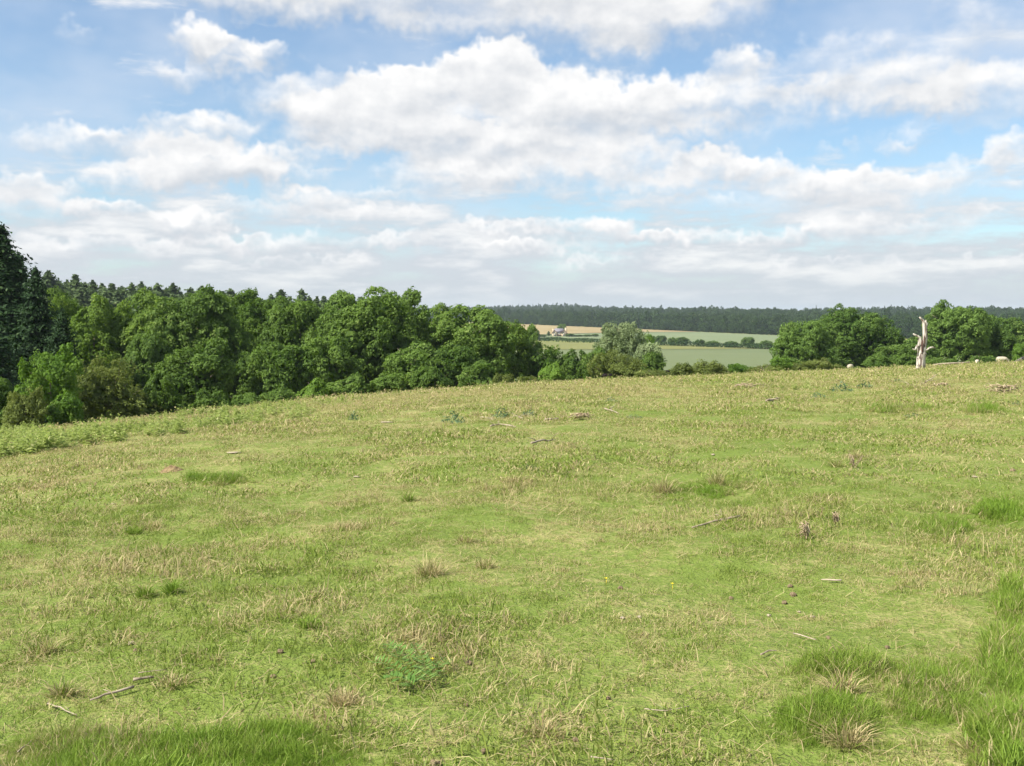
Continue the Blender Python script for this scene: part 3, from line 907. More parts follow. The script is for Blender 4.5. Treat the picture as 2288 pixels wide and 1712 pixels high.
def dead_tree():
    b = ground(2057, 826); k = b.y / F
    o = empty('dead_tree', b)
    tag(o, 'bleached dead tree trunk, broken off at the top, standing alone at the crest', 'dead tree')
    rg = np.random.default_rng(3)
    def pts(L): return [((x - 2057) * k, dy * k, (825 - y) * k) for x, y, dy in L]
    def tb(g, L, R, n=13, j=.34): g.tube(pts(L), np.array(R) * k * 1.04, n, j, rg)
    g = Geo()
    tb(g, [(2057, 832, 0), (2057, 824, 0), (2056.5, 815, 0), (2057, 800, 0), (2058, 788, 0), (2058.5, 778, 0), (2058.5, 770, 0)], [11.5, 10, 9.2, 8.4, 8.6, 8.2, 5.5], 14)
    for a in range(6):
        an = a * 1.05 + .3; x = 2057 + 8.5 * math.cos(an); dy = 8.5 * math.sin(an)
        tb(g, [(x, 829, dy), (2057 + .75 * (x - 2057), 816, dy * .75), (2057 + .6 * (x - 2057), 798, dy * .6)], [4.5, 3, 1.5], 7)
    obj('trunk', g.build('trunk', M_DEAD), o)
    g = Geo(); tb(g, [(2062, 790, 1), (2064, 772, 1), (2065.5, 755, 1), (2064.5, 738, 0), (2063, 724, 0), (2060, 716.5, 0), (2055.5, 712, -1), (2051, 708, -1)], [5.5, 5, 4.7, 4.4, 4.1, 2.9, 2.0, 1.5])
    tb(g, [(2064, 730, 0), (2065.5, 720, 0), (2066, 714, 0)], [3.2, 2.5, .9], 8)
    tb(g, [(2067, 730, -1), (2068.5, 724, -1), (2067.5, 719, -1)], [1.5, 1.4, .4], 6)
    obj('snag', g.build('snag', M_DEAD), o)
    g = Geo(); tb(g, [(2054, 792, -1), (2052.5, 778, -1), (2053.5, 764, -1), (2053.5, 754, -1), (2049, 751, -2), (2042, 748, -3), (2037, 745, -4)], [4.5, 4.4, 4.2, 3.6, 2.6, 2.0, 1.2])
    tb(g, [(2054, 762, -2), (2056, 753, -2)], [2.4, 1.2], 7)
    obj('snag', g.build('snag', M_DEAD), o)
    g = Geo(); tb(g, [(2059.5, 782, -5), (2060, 768, -4), (2060.5, 757, -3)], [2.6, 2.1, .8], 7); obj('splinter', g.build('splinter', M_DEAD), o)
    g = Geo(); tb(g, [(2053, 770, -3), (2046, 772, -6), (2042.5, 776, -8), (2039.5, 781, -9), (2034, 778, -10)], [2.4, 2.3, 2.0, 1.7, .9], 8); obj('branch', g.build('branch', M_DEAD), o)
    g = Geo(); tb(g, [(2063, 782, -2), (2068, 781, -5), (2073, 776.5, -7), (2079, 774.5, -8), (2085.5, 777, -8)], [2.4, 2.1, 1.9, 1.7, 1.0], 8); obj('branch', g.build('branch', M_DEAD), o)
    for x, y, dy, r in ((2054.5, 786, -8, 2.8), (2064.5, 789.5, -7, 1.9), (2048.6, 791, -3, 1.7), (2048.5, 799, -3, 1.5)):
        g = Geo(); p = pts([(x, y, dy)])[0]; g.tube([(p[0], p[1] + 2 * k, p[2] - r * k), (p[0], p[1], p[2]), (p[0] - .5 * k, p[1] - k, p[2] + r * .6 * k)], [r * k * .8, r * k, r * k * .3], 8, .2, rg)
        obj('burr', g.build('burr', M_DEAD), o)
    g = Geo()
    for L, R in (([(2057, 795, -8.0), (2056.5, 780, -8.0), (2057.5, 768, -5.5), (2057.5, 757, -3)], [.6, 2.2, 2.2, .8]),
                 ([(2063, 778, -5.5), (2062.8, 766, -4.5), (2062.5, 754, -4), (2062.5, 750, -4)], [.5, 1.7, 1.5, .4]),
                 ([(2053, 806, -7.2), (2052, 797, -7.2), (2053, 789, -7.8)], [.4, 1.7, .5]), ([(2051.5, 818, -7.6), (2052.5, 810, -7.6)], [.9, .3])):
        tb(g, L, R, 8)
    obj('hollow', g.build('hollow', M_HOLLOW), o)  # strips standing proud of the trunk, hollows only suggested by dark colour


dead_tree()


def stick(name, label, cat, pix, r0, r1, mat=None, group=None, twigs=0, seed=0, lift=.7, Y=None, tube_n=7):
    """a branch lying on the pasture along a run of pixels"""
    rg = np.random.default_rng(seed)
    P = [np.array(ground(px, py)) if Y is None else np.array(at(px, py, Y)) for px, py in pix]
    if Y is None:
        lim = 105
        for i, p in enumerate(P):
            if p[1] > lim: P[i] = np.array(at(*pix[i], P[i - 1][1] if i else 92.0))
    Q = []
    for i in range(len(P) - 1):
        for s in (0, .33, .67): Q.append(P[i] * (1 - s) + P[i + 1] * s)
    Q.append(P[-1]); Q = np.array(Q); n = len(Q)
    L = np.linalg.norm(Q[-1] - Q[0])
    Q[1:-1] += rg.normal(size=(n - 2, 3)) * L * .012
    R = np.linspace(r0, r1, n)
    Q[:, 2] = np.maximum(Q[:, 2], height(Q[:, 0], Q[:, 1])) + R * lift + .012
    if name == 'fallen_branch': R = R * (.42 if pix[0][1] > 1400 else .55)
    b = Q[0].copy(); g = Geo(); g.tube(Q - b, R, tube_n, .25, rg)
    for _ in range(twigs):
        i = rg.integers(1, n - 1); d = rg.normal(size=3); d[2] = abs(d[2]) * .6; d /= np.linalg.norm(d); l = L * (.12 + .2 * rg.random())
        q0 = Q[i] - b
        g.tube([q0, q0 + d * l * .5, q0 + d * l + np.array([0, 0, -.1 * l])], [R[i] * .6, R[i] * .4, R[i] * .15], 5)
    o = obj(name, g.build(name, mat or M_LOG), loc=b)
    return tag(o, label, cat, group)


GBR = 'fallen sticks and branches on the pasture'
stick('fallen_pole', 'long pale pole lying on the crest, running right from the dead tree', 'log', [(2084, 818.5), (2110, 815.5), (2166, 811)], .10, .07, M_LOG, None, 0, 1, Y=93)
stick('fallen_pole', 'short pale rail lying at the crest left of the dead tree', 'log', [(1934, 826.5), (1968, 825)], .07, .06, M_LOG, None, 0, 2, Y=94)
stick('fallen_log', 'dark slanting log at the right edge, beside the grazing sheep', 'log', [(2262, 814), (2276, 808), (2296, 799)], .11, .16, M_GREYWOOD, None, 2, 3, Y=96)
for i, (lab, pix, a, b, tw) in enumerate([
    ('thin crooked branch left of the two thistles on the upper slope', [(1072, 935), (1090, 936), (1106, 940)], .02, .012, 3),
    ('crooked white branch lying below the thistles on the upper slope', [(1096, 956), (1116, 951), (1153, 957)], .035, .018, 3),
    ('forked dead twig between the two right hand thistles', [(1145, 927), (1157, 934), (1168, 941)], .025, .012, 5),
    ('straight pale stick like a plank right of the thistles', [(1218, 942), (1249, 939)], .045, .035, 0),
    ('pale stick left of the largest thistle clump', [(852, 947), (878, 946)], .03, .018, 1),
    ('long brown stick lying alone below the thistles', [(1187, 995), (1212, 991), (1240, 986)], .035, .018, 2),
    ('short pale bent stick near the crest, right of the heap of twigs', [(1351, 917), (1364, 921), (1381, 926)], .035, .018, 2),
    ('grey curved stick on the slope below the hawthorn bushes', [(1711, 900), (1726, 898), (1744, 892)], .05, .03, 1),
    ('long thin branch with its end raised, in front of the dead tree', [(2027, 866), (2060, 863), (2078, 850), (2095, 838)], .05, .018, 6),
    ('long bare stick beside the dead thistle skeleton', [(1546, 1184), (1596, 1171), (1653, 1160)], .012, .022, 1),
    ('brown stick pointing up right in the lower left foreground', [(202, 1574), (250, 1560), (299, 1546)], .011, .016, 1),
    ('short white peeled stick, cut clean at its left end', [(298, 1531), (344, 1522)], .019, .012, 0),
    ('thin stem lying above the white peeled stick', [(309, 1511), (372, 1503)], .006, .005, 0),
    ('bent stem above the bright grass at the lower left', [(107, 1581), (135, 1591), (172, 1606)], .009, .005, 1),
    ('straw coloured stem near the lower left corner', [(40, 1690), (72, 1664)], .008, .005, 0),
    ('short pale stick on the right, below the dry droppings', [(1773, 1423), (1822, 1437)], .010, .007, 0),
    ('pale broken stem in the lush grass at the lower right', [(2200, 1561), (2214, 1585), (2234, 1603)], .013, .009, 1),
    ('short broken stem left of the pale one in the lush grass', [(2062, 1594), (2093, 1580)], .010, .007, 1),
    ('grey twig lying left of the tall lush tuft', [(1700, 1471), (1718, 1462), (1735, 1461)], .011, .006, 2),
    ('straw coloured stem above the broken stems in the lush grass', [(2091, 1545), (2120, 1563)], .009, .006, 0),
    ('thin forked twig lying in the middle right foreground', [(1440, 1592), (1490, 1597), (1540, 1586)], .006, .006, 3),
    ('pale stem at the bottom edge right of the middle', [(1320, 1701), (1370, 1707)], .008, .005, 0),
    ('pale stick with a knobbly end on the right hand slope', [(1835, 1301), (1880, 1304)], .008, .014, 1),
]):
    stick('fallen_branch', lab, 'branch', pix, a, b, M_LOG, GBR, tw, 20 + i, Y=(ground(2050, 864).y if 'end raised' in lab else None))


def brush(name, label, px, py, w, hm, n, seed, mat, group):
    rg = np.random.default_rng(seed); c = ground(px, py); R = w / 2 * c.y / F
    g = Geo()
    for _ in range(n):
        a = rg.random() * 6.28; l = R * (.4 + .8 * rg.random()); d = np.array([math.cos(a), .6 * math.sin(a), 0])
        p = np.array([rg.normal() * R * .4, rg.normal() * R * .25, .03 + hm * rg.random() * .6])
        q = [p - d * l * .5, p + np.array([0, 0, .04 + .1 * hm]) + rg.normal(size=3) * .03 * l, p + d * l * .5 + np.array([0, 0, hm * rg.random() * .5])]
        q = np.array(q); q[:, 2] = np.maximum(q[:, 2], .015 + height(c.x + q[:, 0], c.y + q[:, 1]) - c.z)
        r = (.010 + .014 * rg.random()) * (c.y / 40) ** .5
        g.tube(q, [r, r * .8, r * .3], 5)
    return tag(obj(name, g.build(name, mat), loc=c), label, 'brushwood', group)


M_TWIG = plain_mat('grey_dry_twigs', (.26, .19, .11), (.46, .37, .24), 8, .9)
GX = 'heaps of dead twigs'
brush('twig_heap', 'heap of dead twigs right of the plank like stick', 1300, 938, 58, .12, 34, 1, M_TWIG, GX)
brush('twig_heap', 'heap of dead twigs near the crest below the narrow bush', 1666, 868, 66, .16, 30, 2, M_TWIG, GX)
brush('twig_heap', 'largest heap of dead branches, at the right edge below the sheep', 2240, 880, 82, .28, 40, 3, M_TWIG, GX)
brush('twig_heap', 'small heap of twigs at the foot of the long raised branch', 2105, 866, 34, .12, 20, 4, M_TWIG, GX)


def skeleton_plant(px, py, h_px, label, seed):
    """dried thistle: upright stalk with short side twigs"""
    rg = np.random.default_rng(seed); c = ground(px, py); h = h_px * c.y / F; g = Geo()
    for s in range(4):
        lean = rg.normal(size=2) * .22
        top = np.array([lean[0] * h, lean[1] * h, h * (.6 + .4 * rg.random())])
        g.tube([np.array([0, 0, -.02]), top * .5 + np.array([.02, 0, 0]), top], [.008, .006, .003], 5)
        for k in range(12):
            f = .15 + .8 * rg.random(); p = top * f; d = rg.normal(size=3); d[2] = .3 * d[2] + .3; d /= np.linalg.norm(d)
            l = h * .2 * (1.1 - f * .5); g.tube([p, p + d * l * .6, p + d * l + np.array([0, 0, -.02])], [.0035, .003, .004], 4)
    tag(obj('dead_thistle', g.build('dead_thistle', M_TWIG), loc=c), label, 'dead plant', 'dried thistle skeletons')


skeleton_plant(1802, 1206, 58, 'grey dried thistle skeleton, the tallest dead plant on the slope', 1)
skeleton_plant(1868, 1172, 30, 'smaller dried thistle right of the tallest dead plant', 2)
skeleton_plant(1906, 1046, 34, 'thin brown dead plant higher up the right hand slope', 3)

# ------------------------------------------------------------------ sheep
def fleece_mat(name, wool, face):
    m, t, out = new_mat(name)
    a = t.n('ShaderNodeAttribute', attribute_name='tint').outputs['Fac']
    tc = t.n('ShaderNodeTexCoord').outputs['Object']; f, _ = t.noise(tc, 14, 3)
    c = t.mix(t.rng(f, .3, .7), tuple(v * .8 for v in wool), wool)
    c = t.mix(a, c, face)
    b = t.n('ShaderNodeBsdfPrincipled'); t.put(b.inputs['Base Color'], c); b.inputs['Roughness'].default_value = .95
    b.inputs['Specular IOR Level'].default_value = .1
    bp = t.n('ShaderNodeBump'); bp.inputs['Strength'].default_value = .6; bp.inputs['Distance'].default_value = .04
    t.put(bp.inputs['Height'], f); t.put(b.inputs['Normal'], bp.outputs[0]); t.put(out.inputs[0], b.outputs[0])
    return m


M_WOOL = fleece_mat('cream_fleece', (.48, .42, .31), (.36, .28, .22))
M_WOOL2 = fleece_mat('cream_fleece_dark_face', (.54, .47, .35), (.07, .055, .05))
M_BLACK = fleece_mat('black_fleece', (.018, .013, .012), (.012, .010, .010))


def sheep_mesh(name, mat, graze=True, lying=False):
    rg = np.random.default_rng(9); g = Geo()
    g.tube([(-.56, 0, .57), (-.50, 0, .58), (-.38, 0, .58), (-.15, 0, .57), (.12, 0, .575), (.34, 0, .58), (.47, 0, .59), (.55, 0, .58)],
           [.09, .20, .265, .285, .28, .25, .19, .08], 16, .06, rg)
    if graze:
        N = [(.42, 0, .60), (.60, 0, .47), (.70, 0, .30), (.75, 0, .19), (.80, 0, .10), (.84, 0, .045)]
        hd = np.array((.75, 0, .20)); dr = np.array((.5, 0, -.8))
    else:
        N = [(.42, 0, .62), (.55, 0, .74), (.63, 0, .86), (.70, 0, .87), (.80, 0, .81), (.87, 0, .77)]
        hd = np.array((.66, 0, .89)); dr = np.array((.8, 0, -.4))
    g.tube(N, [.19, .135, .105, .10, .072, .045], 12)
    for s in (-1, 1):
        e = hd + np.array((-.02, s * .08, .03))
        g.tube([e, e + np.array((-.02, s * .07, .01)), e + np.array((-.02, s * .15, -.02))], [.035, .04, .02], 7)
        if not lying:
            g.tube([(-.36, s * .13, .50), (-.30, s * .15, .36), (-.41, s * .14, .21), (-.40, s * .14, .05), (-.37, s * .14, -.01)], [.14, .085, .045, .038, .045], 9)
            g.tube([(.30, s * .12, .48), (.30, s * .12, .27), (.31, s * .12, .05), (.33, s * .12, -.01)], [.10, .055, .038, .045], 9)
    g.tube([(-.54, 0, .66), (-.60, 0, .58), (-.60, 0, .42)], [.05, .045, .025], 8)
    me = g.build(name + '_raw')
    o = bpy.data.objects.new('sheep_raw', me); COL.objects.link(o)
    r = o.modifiers.new('r', 'REMESH'); r.mode = 'VOXEL'; r.voxel_size = .028
    s = o.modifiers.new('s', 'SMOOTH'); s.iterations = 3; s.factor = .5
    dg = bpy.context.evaluated_depsgraph_get(); m2 = bpy.data.meshes.new_from_object(o.evaluated_get(dg))
    bpy.data.objects.remove(o); bpy.data.meshes.remove(me)
    m2.name = name; n = len(m2.vertices); V = np.zeros(n * 3, np.float32); m2.vertices.foreach_get('co', V); V = V.reshape(-1, 3)
    nr = np.zeros(n * 3, np.float32); m2.vertices.foreach_get('normal', nr); nr = nr.reshape(-1, 3)
    body = np.exp(-((V[:, 2] - .62) / .2) ** 4) * (np.abs(V[:, 0]) < .5)
    V += nr * (body * (rg.random(n) - .3) * .022)[:, None]
    m2.vertices.foreach_set('co', V.ravel())
    fc = np.zeros(len(m2.polygons) * 3, np.float32); m2.polygons.foreach_get('center', fc); fc = fc.reshape(-1, 3)
    face = (((fc[:, 0] > .62) & (fc[:, 2] < .36)) if graze else ((fc[:, 0] > .60) & (fc[:, 2] > .74))) | ((fc[:, 2] < .30) & (fc[:, 0] < .5))
    a = m2.attributes.new('tint', 'FLOAT', 'FACE'); a.data.foreach_set('value', face.astype(np.float32))
    m2.polygons.foreach_set('use_smooth', np.ones(len(m2.polygons), bool))
    m2.materials.clear(); m2.materials.append(mat); m2.update()
    return m2


S_GRAZE = sheep_mesh('sheep', M_WOOL); S_DARK = sheep_mesh('lamb', M_WOOL2); S_BLACK = sheep_mesh('black_sheep', M_BLACK)


def sheep(name, label, me, px, py, Y, rz, scl, cat='sheep', group='sheep on the crest'):
    p = at(px, py, Y)
    o = obj(name, me, loc=(p.x, Y, hz(p.x, Y) + .0)); o.rotation_euler = (0, 0, rz); o.scale = (scl,) * 3
    tag(o, label, cat, group)


sheep('sheep', 'cream sheep grazing with its head down to the right, standing fully in view', S_GRAZE, 2238, 816, 90, -.12, .78)
sheep('lamb', 'small lamb with a dark face looking this way, left of the grazing sheep', S_DARK, 2183, 818, 90, -2.1, .60, 'lamb')
sheep('sheep', 'cream sheep behind the crest showing only its rounded back', S_GRAZE, 1900, 828, 108, 1.0, .92)
GBK = 'black sheep behind the crest'
sheep('black_sheep', 'black sheep whose back shows at the right foot of the willow clump', S_BLACK, 1490, 845, 92, 1.0, .95, 'sheep', GBK)
sheep('black_sheep', 'brownish black sheep half hidden under the willow clump, left of the other black ones', S_BLACK, 1357, 855, 86, .2, .78, 'sheep', GBK)
sheep('black_sheep', 'black sheep barely showing in front of the domed hawthorn', S_BLACK, 1550, 843, 96, 2.9, .86, 'sheep', GBK)
sheep('black_sheep', 'rightmost black sheep, only a dark line under the domed hawthorn', S_BLACK, 1577, 842, 98, .1, .82, 'sheep', GBK)

# ------------------------------------------------------------------ stones, droppings, anthill
M_DUNG = plain_mat('dry_dung', (.17, .115, .06), (.40, .31, .19), 26, .95, .6)
M_STONE = plain_mat('pale_flint', (.30, .245, .17), (.48, .40, .29), 18, .8, .4)
M_EARTH = plain_mat('anthill_earth', (.15, .10, .05), (.27, .20, .10), 7, .95, .6)


def lump_mesh(name, mat, seed, flat=.7):
    rg = np.random.default_rng(seed); n, m = 14, 9
    th = np.linspace(0, math.pi, m); V = []
    ph0 = rg.random(3) * 6
    for t in th:
        for j in range(n):
            p = j * 6.2832 / n
            r = 1 + .16 * math.sin(3 * p + ph0[0] + t) + .13 * math.sin(5 * t + ph0[1] + 2 * p) + .12 * rg.normal() * math.sin(t)
            V.append((r * math.sin(t) * math.cos(p), r * math.sin(t) * math.sin(p), flat * r * math.cos(t)))
    Q = [(i * n + j, (i + 1) * n + j, (i + 1) * n + (j + 1) % n, i * n + (j + 1) % n) for i in range(m - 1) for j in range(n)]
    return mesh(name, V, np.array(Q), mat, smooth=True)


LUMP = [lump_mesh('dry_dropping', M_DUNG, 1 + i) for i in range(4)]; PEB = [lump_mesh('stone', M_STONE, 11 + i, .6) for i in range(3)]


def lump(name, lab, px, py, r, me, cat, group, sc=(1, 1, 1)):
    c = ground(px, py + r * .4); R = .74 * r * c.y / F
    o = obj(name, me, loc=(c.x, c.y, c.z + R * .22 + .004)); o.scale = (R * sc[0], R * sc[1], R * sc[2]); o.rotation_euler = (0, 0, rnd.random() * 6)
    tag(o, lab, cat, group)


GD = 'dry droppings in the grass'
for i, (lab, px, py, r) in enumerate([
    ('knobbly dropping just below the pinkish stone', 1048, 1481, 11), ('round dropping near the bottom edge, in the middle', 1082, 1678, 11),
    ('largest dropping, cut by the bottom edge of the photo', 970, 1706, 17), ('small dark dropping right of the middle foreground', 1359, 1560, 7),
    ('dark dropping below the two yellow flowers', 1386, 1313, 8), ('flat dropping in the straw near the bottom, right of the middle', 1285, 1653, 9),
    ('small dropping left of the straw patch at the bottom', 1042, 1575, 7), ('dropping beside the pale stem, upper right foreground', 1633, 1336, 7),
    ('topmost dropping of the cluster on the right', 1765, 1309, 8), ('wide dropping in the cluster on the right', 1772, 1328, 10), ('lowest left dropping of the cluster on the right', 1753, 1346, 8),
    ('dark dropping above the short pale stick on the right', 1851, 1425, 7), ('lone dropping above the lush grass on the right', 1982, 1446, 7),
    ('brown dropping touching the broken pale stone', 303, 1453, 8), ('round dropping right of the left foreground tussock', 626, 1455, 10),
    ('grey dropping at the end of the thin stem', 700, 1477, 8), ('dark dropping high in the left foreground', 213, 1366, 7), ('low dropping below the round one', 611, 1511, 9),
    ('small brown dropping left of the broken pale stone', 269, 1427, 7), ('dark dropping on the far right of the slope', 2262, 1050, 8), ('brown dropping left of the dead thistle', 1836, 1137, 9)]):
    lump('dry_dropping', lab, px, py, r, LUMP[i % 4], 'dropping', GD)
GT = 'pale stones in the grass'
for i, (lab, px, py, r, sc) in enumerate([
    ('pinkish stone in the middle foreground, above the knobbly dropping', 1062, 1456, 10, (1.2, 1, .9)), ('broken pale stone in the left foreground', 293, 1437, 10, (1, .9, 1)),
    ('flat white stone on the slope above the anthill', 523, 1009, 13, (1.5, .9, .35)), ('small pale stone right of the middle', 1428, 1378, 7, (1, 1, .8)),
    ('pale stone left of the small one, right of the middle', 1390, 1380, 7, (1.2, 1, .7)), ('yellowish stone in the cluster of droppings', 1718, 1375, 7, (1, 1, .8)),
    ('rounded pale stone right of the cluster of droppings', 1815, 1378, 7, (1, 1, .8)), ('small pale stone between the two other stones of the cluster', 1785, 1367, 5, (1, 1, .8)),
    ('white stone on the slope right of the anthill', 797, 1064, 8, (1.2, 1, .5)), ('flat pale stone in the left middle of the slope', 253, 1125, 6, (1.2, 1, .5)),
    ('pale stone right of the flat one in the left middle', 306, 1142, 6, (1, 1, .6)), ('white fleck of stone on the left slope', 98, 1081, 6, (1.3, 1, .4)), ('pale flat stone far right on the slope', 2177, 1064, 7, (1.5, 1, .5)),
    ('pale stone above the stick by the dead thistle', 1603, 1150, 6, (1.4, 1, .6)), ('white stone on the middle right slope', 1593, 1015, 6, (1.2, 1, .6))]):
    lump('stone', lab, px, py, r, PEB[i % 3], 'stone', GT, sc)


def anthill():
    rg = np.random.default_rng(4); c = ground(382, 1054); R = 33 * c.y / F; h = 13 * c.y / F
    n, m = 40, 16; V = []
    for i in range(m):
        f = i / (m - 1)
        for j in range(n):
            a = j * 6.2832 / n; r = R * f * (1 + .08 * math.sin(3 * a) + .05 * rg.normal())
            x, y = r * math.cos(a), r * .8 * math.sin(a)
            V.append((x, y, hz(c.x + x, c.y + y) - c.z + h * (1 - f * f) ** 1.2 * (1 + .1 * rg.normal()) - .03 * f))
    Q = [(i * n + j, (i + 1) * n + j, (i + 1) * n + (j + 1) % n, i * n + (j + 1) % n) for i in range(m - 1) for j in range(n)]
    o = obj('anthill', mesh('anthill', V, np.array(Q), M_EARTH, smooth=True), loc=c)
    tag(o, 'reddish brown anthill mound on the left of the slope', 'mound')


anthill()

# ------------------------------------------------------------------ grass
def blades(n, h, spread, w, rg, lean=.5, tint=(0, 1), flat=0.0, seg2=True, up=0.0):
    """n curved blades in a disc"""
    a = rg.random(n) * 6.283; r = spread * np.sqrt(rg.random(n))
    base = np.stack([r * np.cos(a), r * np.sin(a), np.full(n, -.008)], 1)
    H = h * (.45 + .75 * rg.random(n))
    ld = rg.random(n) * 6.283; ln = lean * (.25 + rg.random(n))
    isf = rg.random(n) < flat
    ln = np.where(isf, 2.2 + 2 * rg.random(n), ln); H = np.where(isf, H * .9, H)
    d = np.stack([np.cos(ld), np.sin(ld), np.zeros(n)], 1)
    d += up * np.stack([base[:, 0], base[:, 1], 0 * ln], 1) / max(spread, 1e-6)
    nrm = np.sqrt(1 + ln ** 2)
    upv = np.array([0, 0, 1.])
    mid = base + H[:, None] * .55 * (upv / nrm[:, None] * 1.15 + d * (ln / nrm)[:, None] * .8)
    tip = base + H[:, None] * (upv / nrm[:, None] * np.where(isf, .35, .92)[:, None] + d * (ln / nrm)[:, None] * 1.15)
    mid[:, 2] = np.where(isf, np.minimum(mid[:, 2], .05), mid[:, 2])
    wd = rg.random(n) * 6.283; wv = np.stack([np.cos(wd), np.sin(wd), 0 * wd], 1) * (w * (.6 + .8 * rg.random(n)))[:, None] * .5
    V = np.stack([base - wv, base + wv, mid + wv * .8, mid - wv * .8, tip], 1).reshape(-1, 3)
    k = np.arange(n)[:, None] * 5
    return V, k + np.array([[0, 1, 2, 3]]), k + np.array([[3, 2, 4]]), tint[0] + (tint[1] - tint[0]) * rg.random(n)


def tuft_mesh(name, sets, mat, seed):
    rg = np.random.default_rng(seed); Vs, Qs, Ts, tq = [], [], [], []; off = 0
    for s in sets:
        V, Q, T, t = blades(rg=rg, **s)
        Vs.append(V); Qs.append(Q + off); Ts.append(T + off); tq.append(t); off += len(V)
    t = np.concatenate(tq)
    return mesh(name, np.concatenate(Vs), [np.concatenate(Qs), np.concatenate(Ts)], mat, np.concatenate([t, t]))


M_GRASS = grass_mat()
TUFTS = []
for i in range(5):      # short turf, fine blades, for the near ground
    TUFTS.append(tuft_mesh('turf_tuft', [dict(n=95, h=.034, spread=.13, w=.0042, lean=1.0, flat=.25), dict(n=14, h=.115, spread=.13, w=.0034, lean=.9, tint=(.7, 1), flat=.93)], M_GRASS, 400 + i))
for i in range(4):      # coarser for the middle distance
    TUFTS.append(tuft_mesh('turf_patch', [dict(n=85, h=.042, spread=.26, w=.0105, lean=1.1, flat=.3), dict(n=12, h=.12, spread=.26, w=.007, lean=.9, tint=(.7, 1), flat=.9)], M_GRASS, 410 + i))
for i in range(4):      # far
    TUFTS.append(tuft_mesh('turf_sward', [dict(n=95, h=.055, spread=.65, w=.026, lean=1.1, flat=.3), dict(n=2, h=.08, spread=.6, w=.014, lean=.7, tint=(.7, 1), flat=.5)], M_GRASS, 420 + i))
M_LUSH = grass_mat('lush_grass', -.24, (.148, .258, .022), (.228, .338, .042))
for i in range(3):      # lush long green
    TUFTS.append(tuft_mesh('lush_tuft', [dict(n=120, h=.13, spread=.14, w=.0045, lean=.75, tint=(0, .95), up=.35), dict(n=6, h=.15, spread=.14, w=.004, lean=.6, tint=(.98, 1))], M_LUSH, 430 + i))
M_DRYG = grass_mat('dry_tussock_grass', .30)
for i in range(3):      # dry, brownish tufts
    TUFTS.append(tuft_mesh('dry_tuft', [dict(n=90, h=.075, spread=.12, w=.0045, lean=1.0, tint=(.2, 1), flat=.25)], M_DRYG, 440 + i))


for i in range(3):      # long dead stems lying on the turf
    TUFTS.append(tuft_mesh('straw_litter', [dict(n=9, h=.20, spread=.25, w=.0038, lean=1, tint=(.86, 1), flat=1.0)], M_DRYG, 450 + i))


def vnoise(x, y, s, seed):
    r = np.random.default_rng(seed); v = 0
    for k in range(6):
        a = r.random() * 6.28; f = s * (.6 + 1.2 * r.random()); v = v + np.sin(f * (x * math.cos(a) + y * math.sin(a)) + r.random() * 6.28)
    return v / 2.4


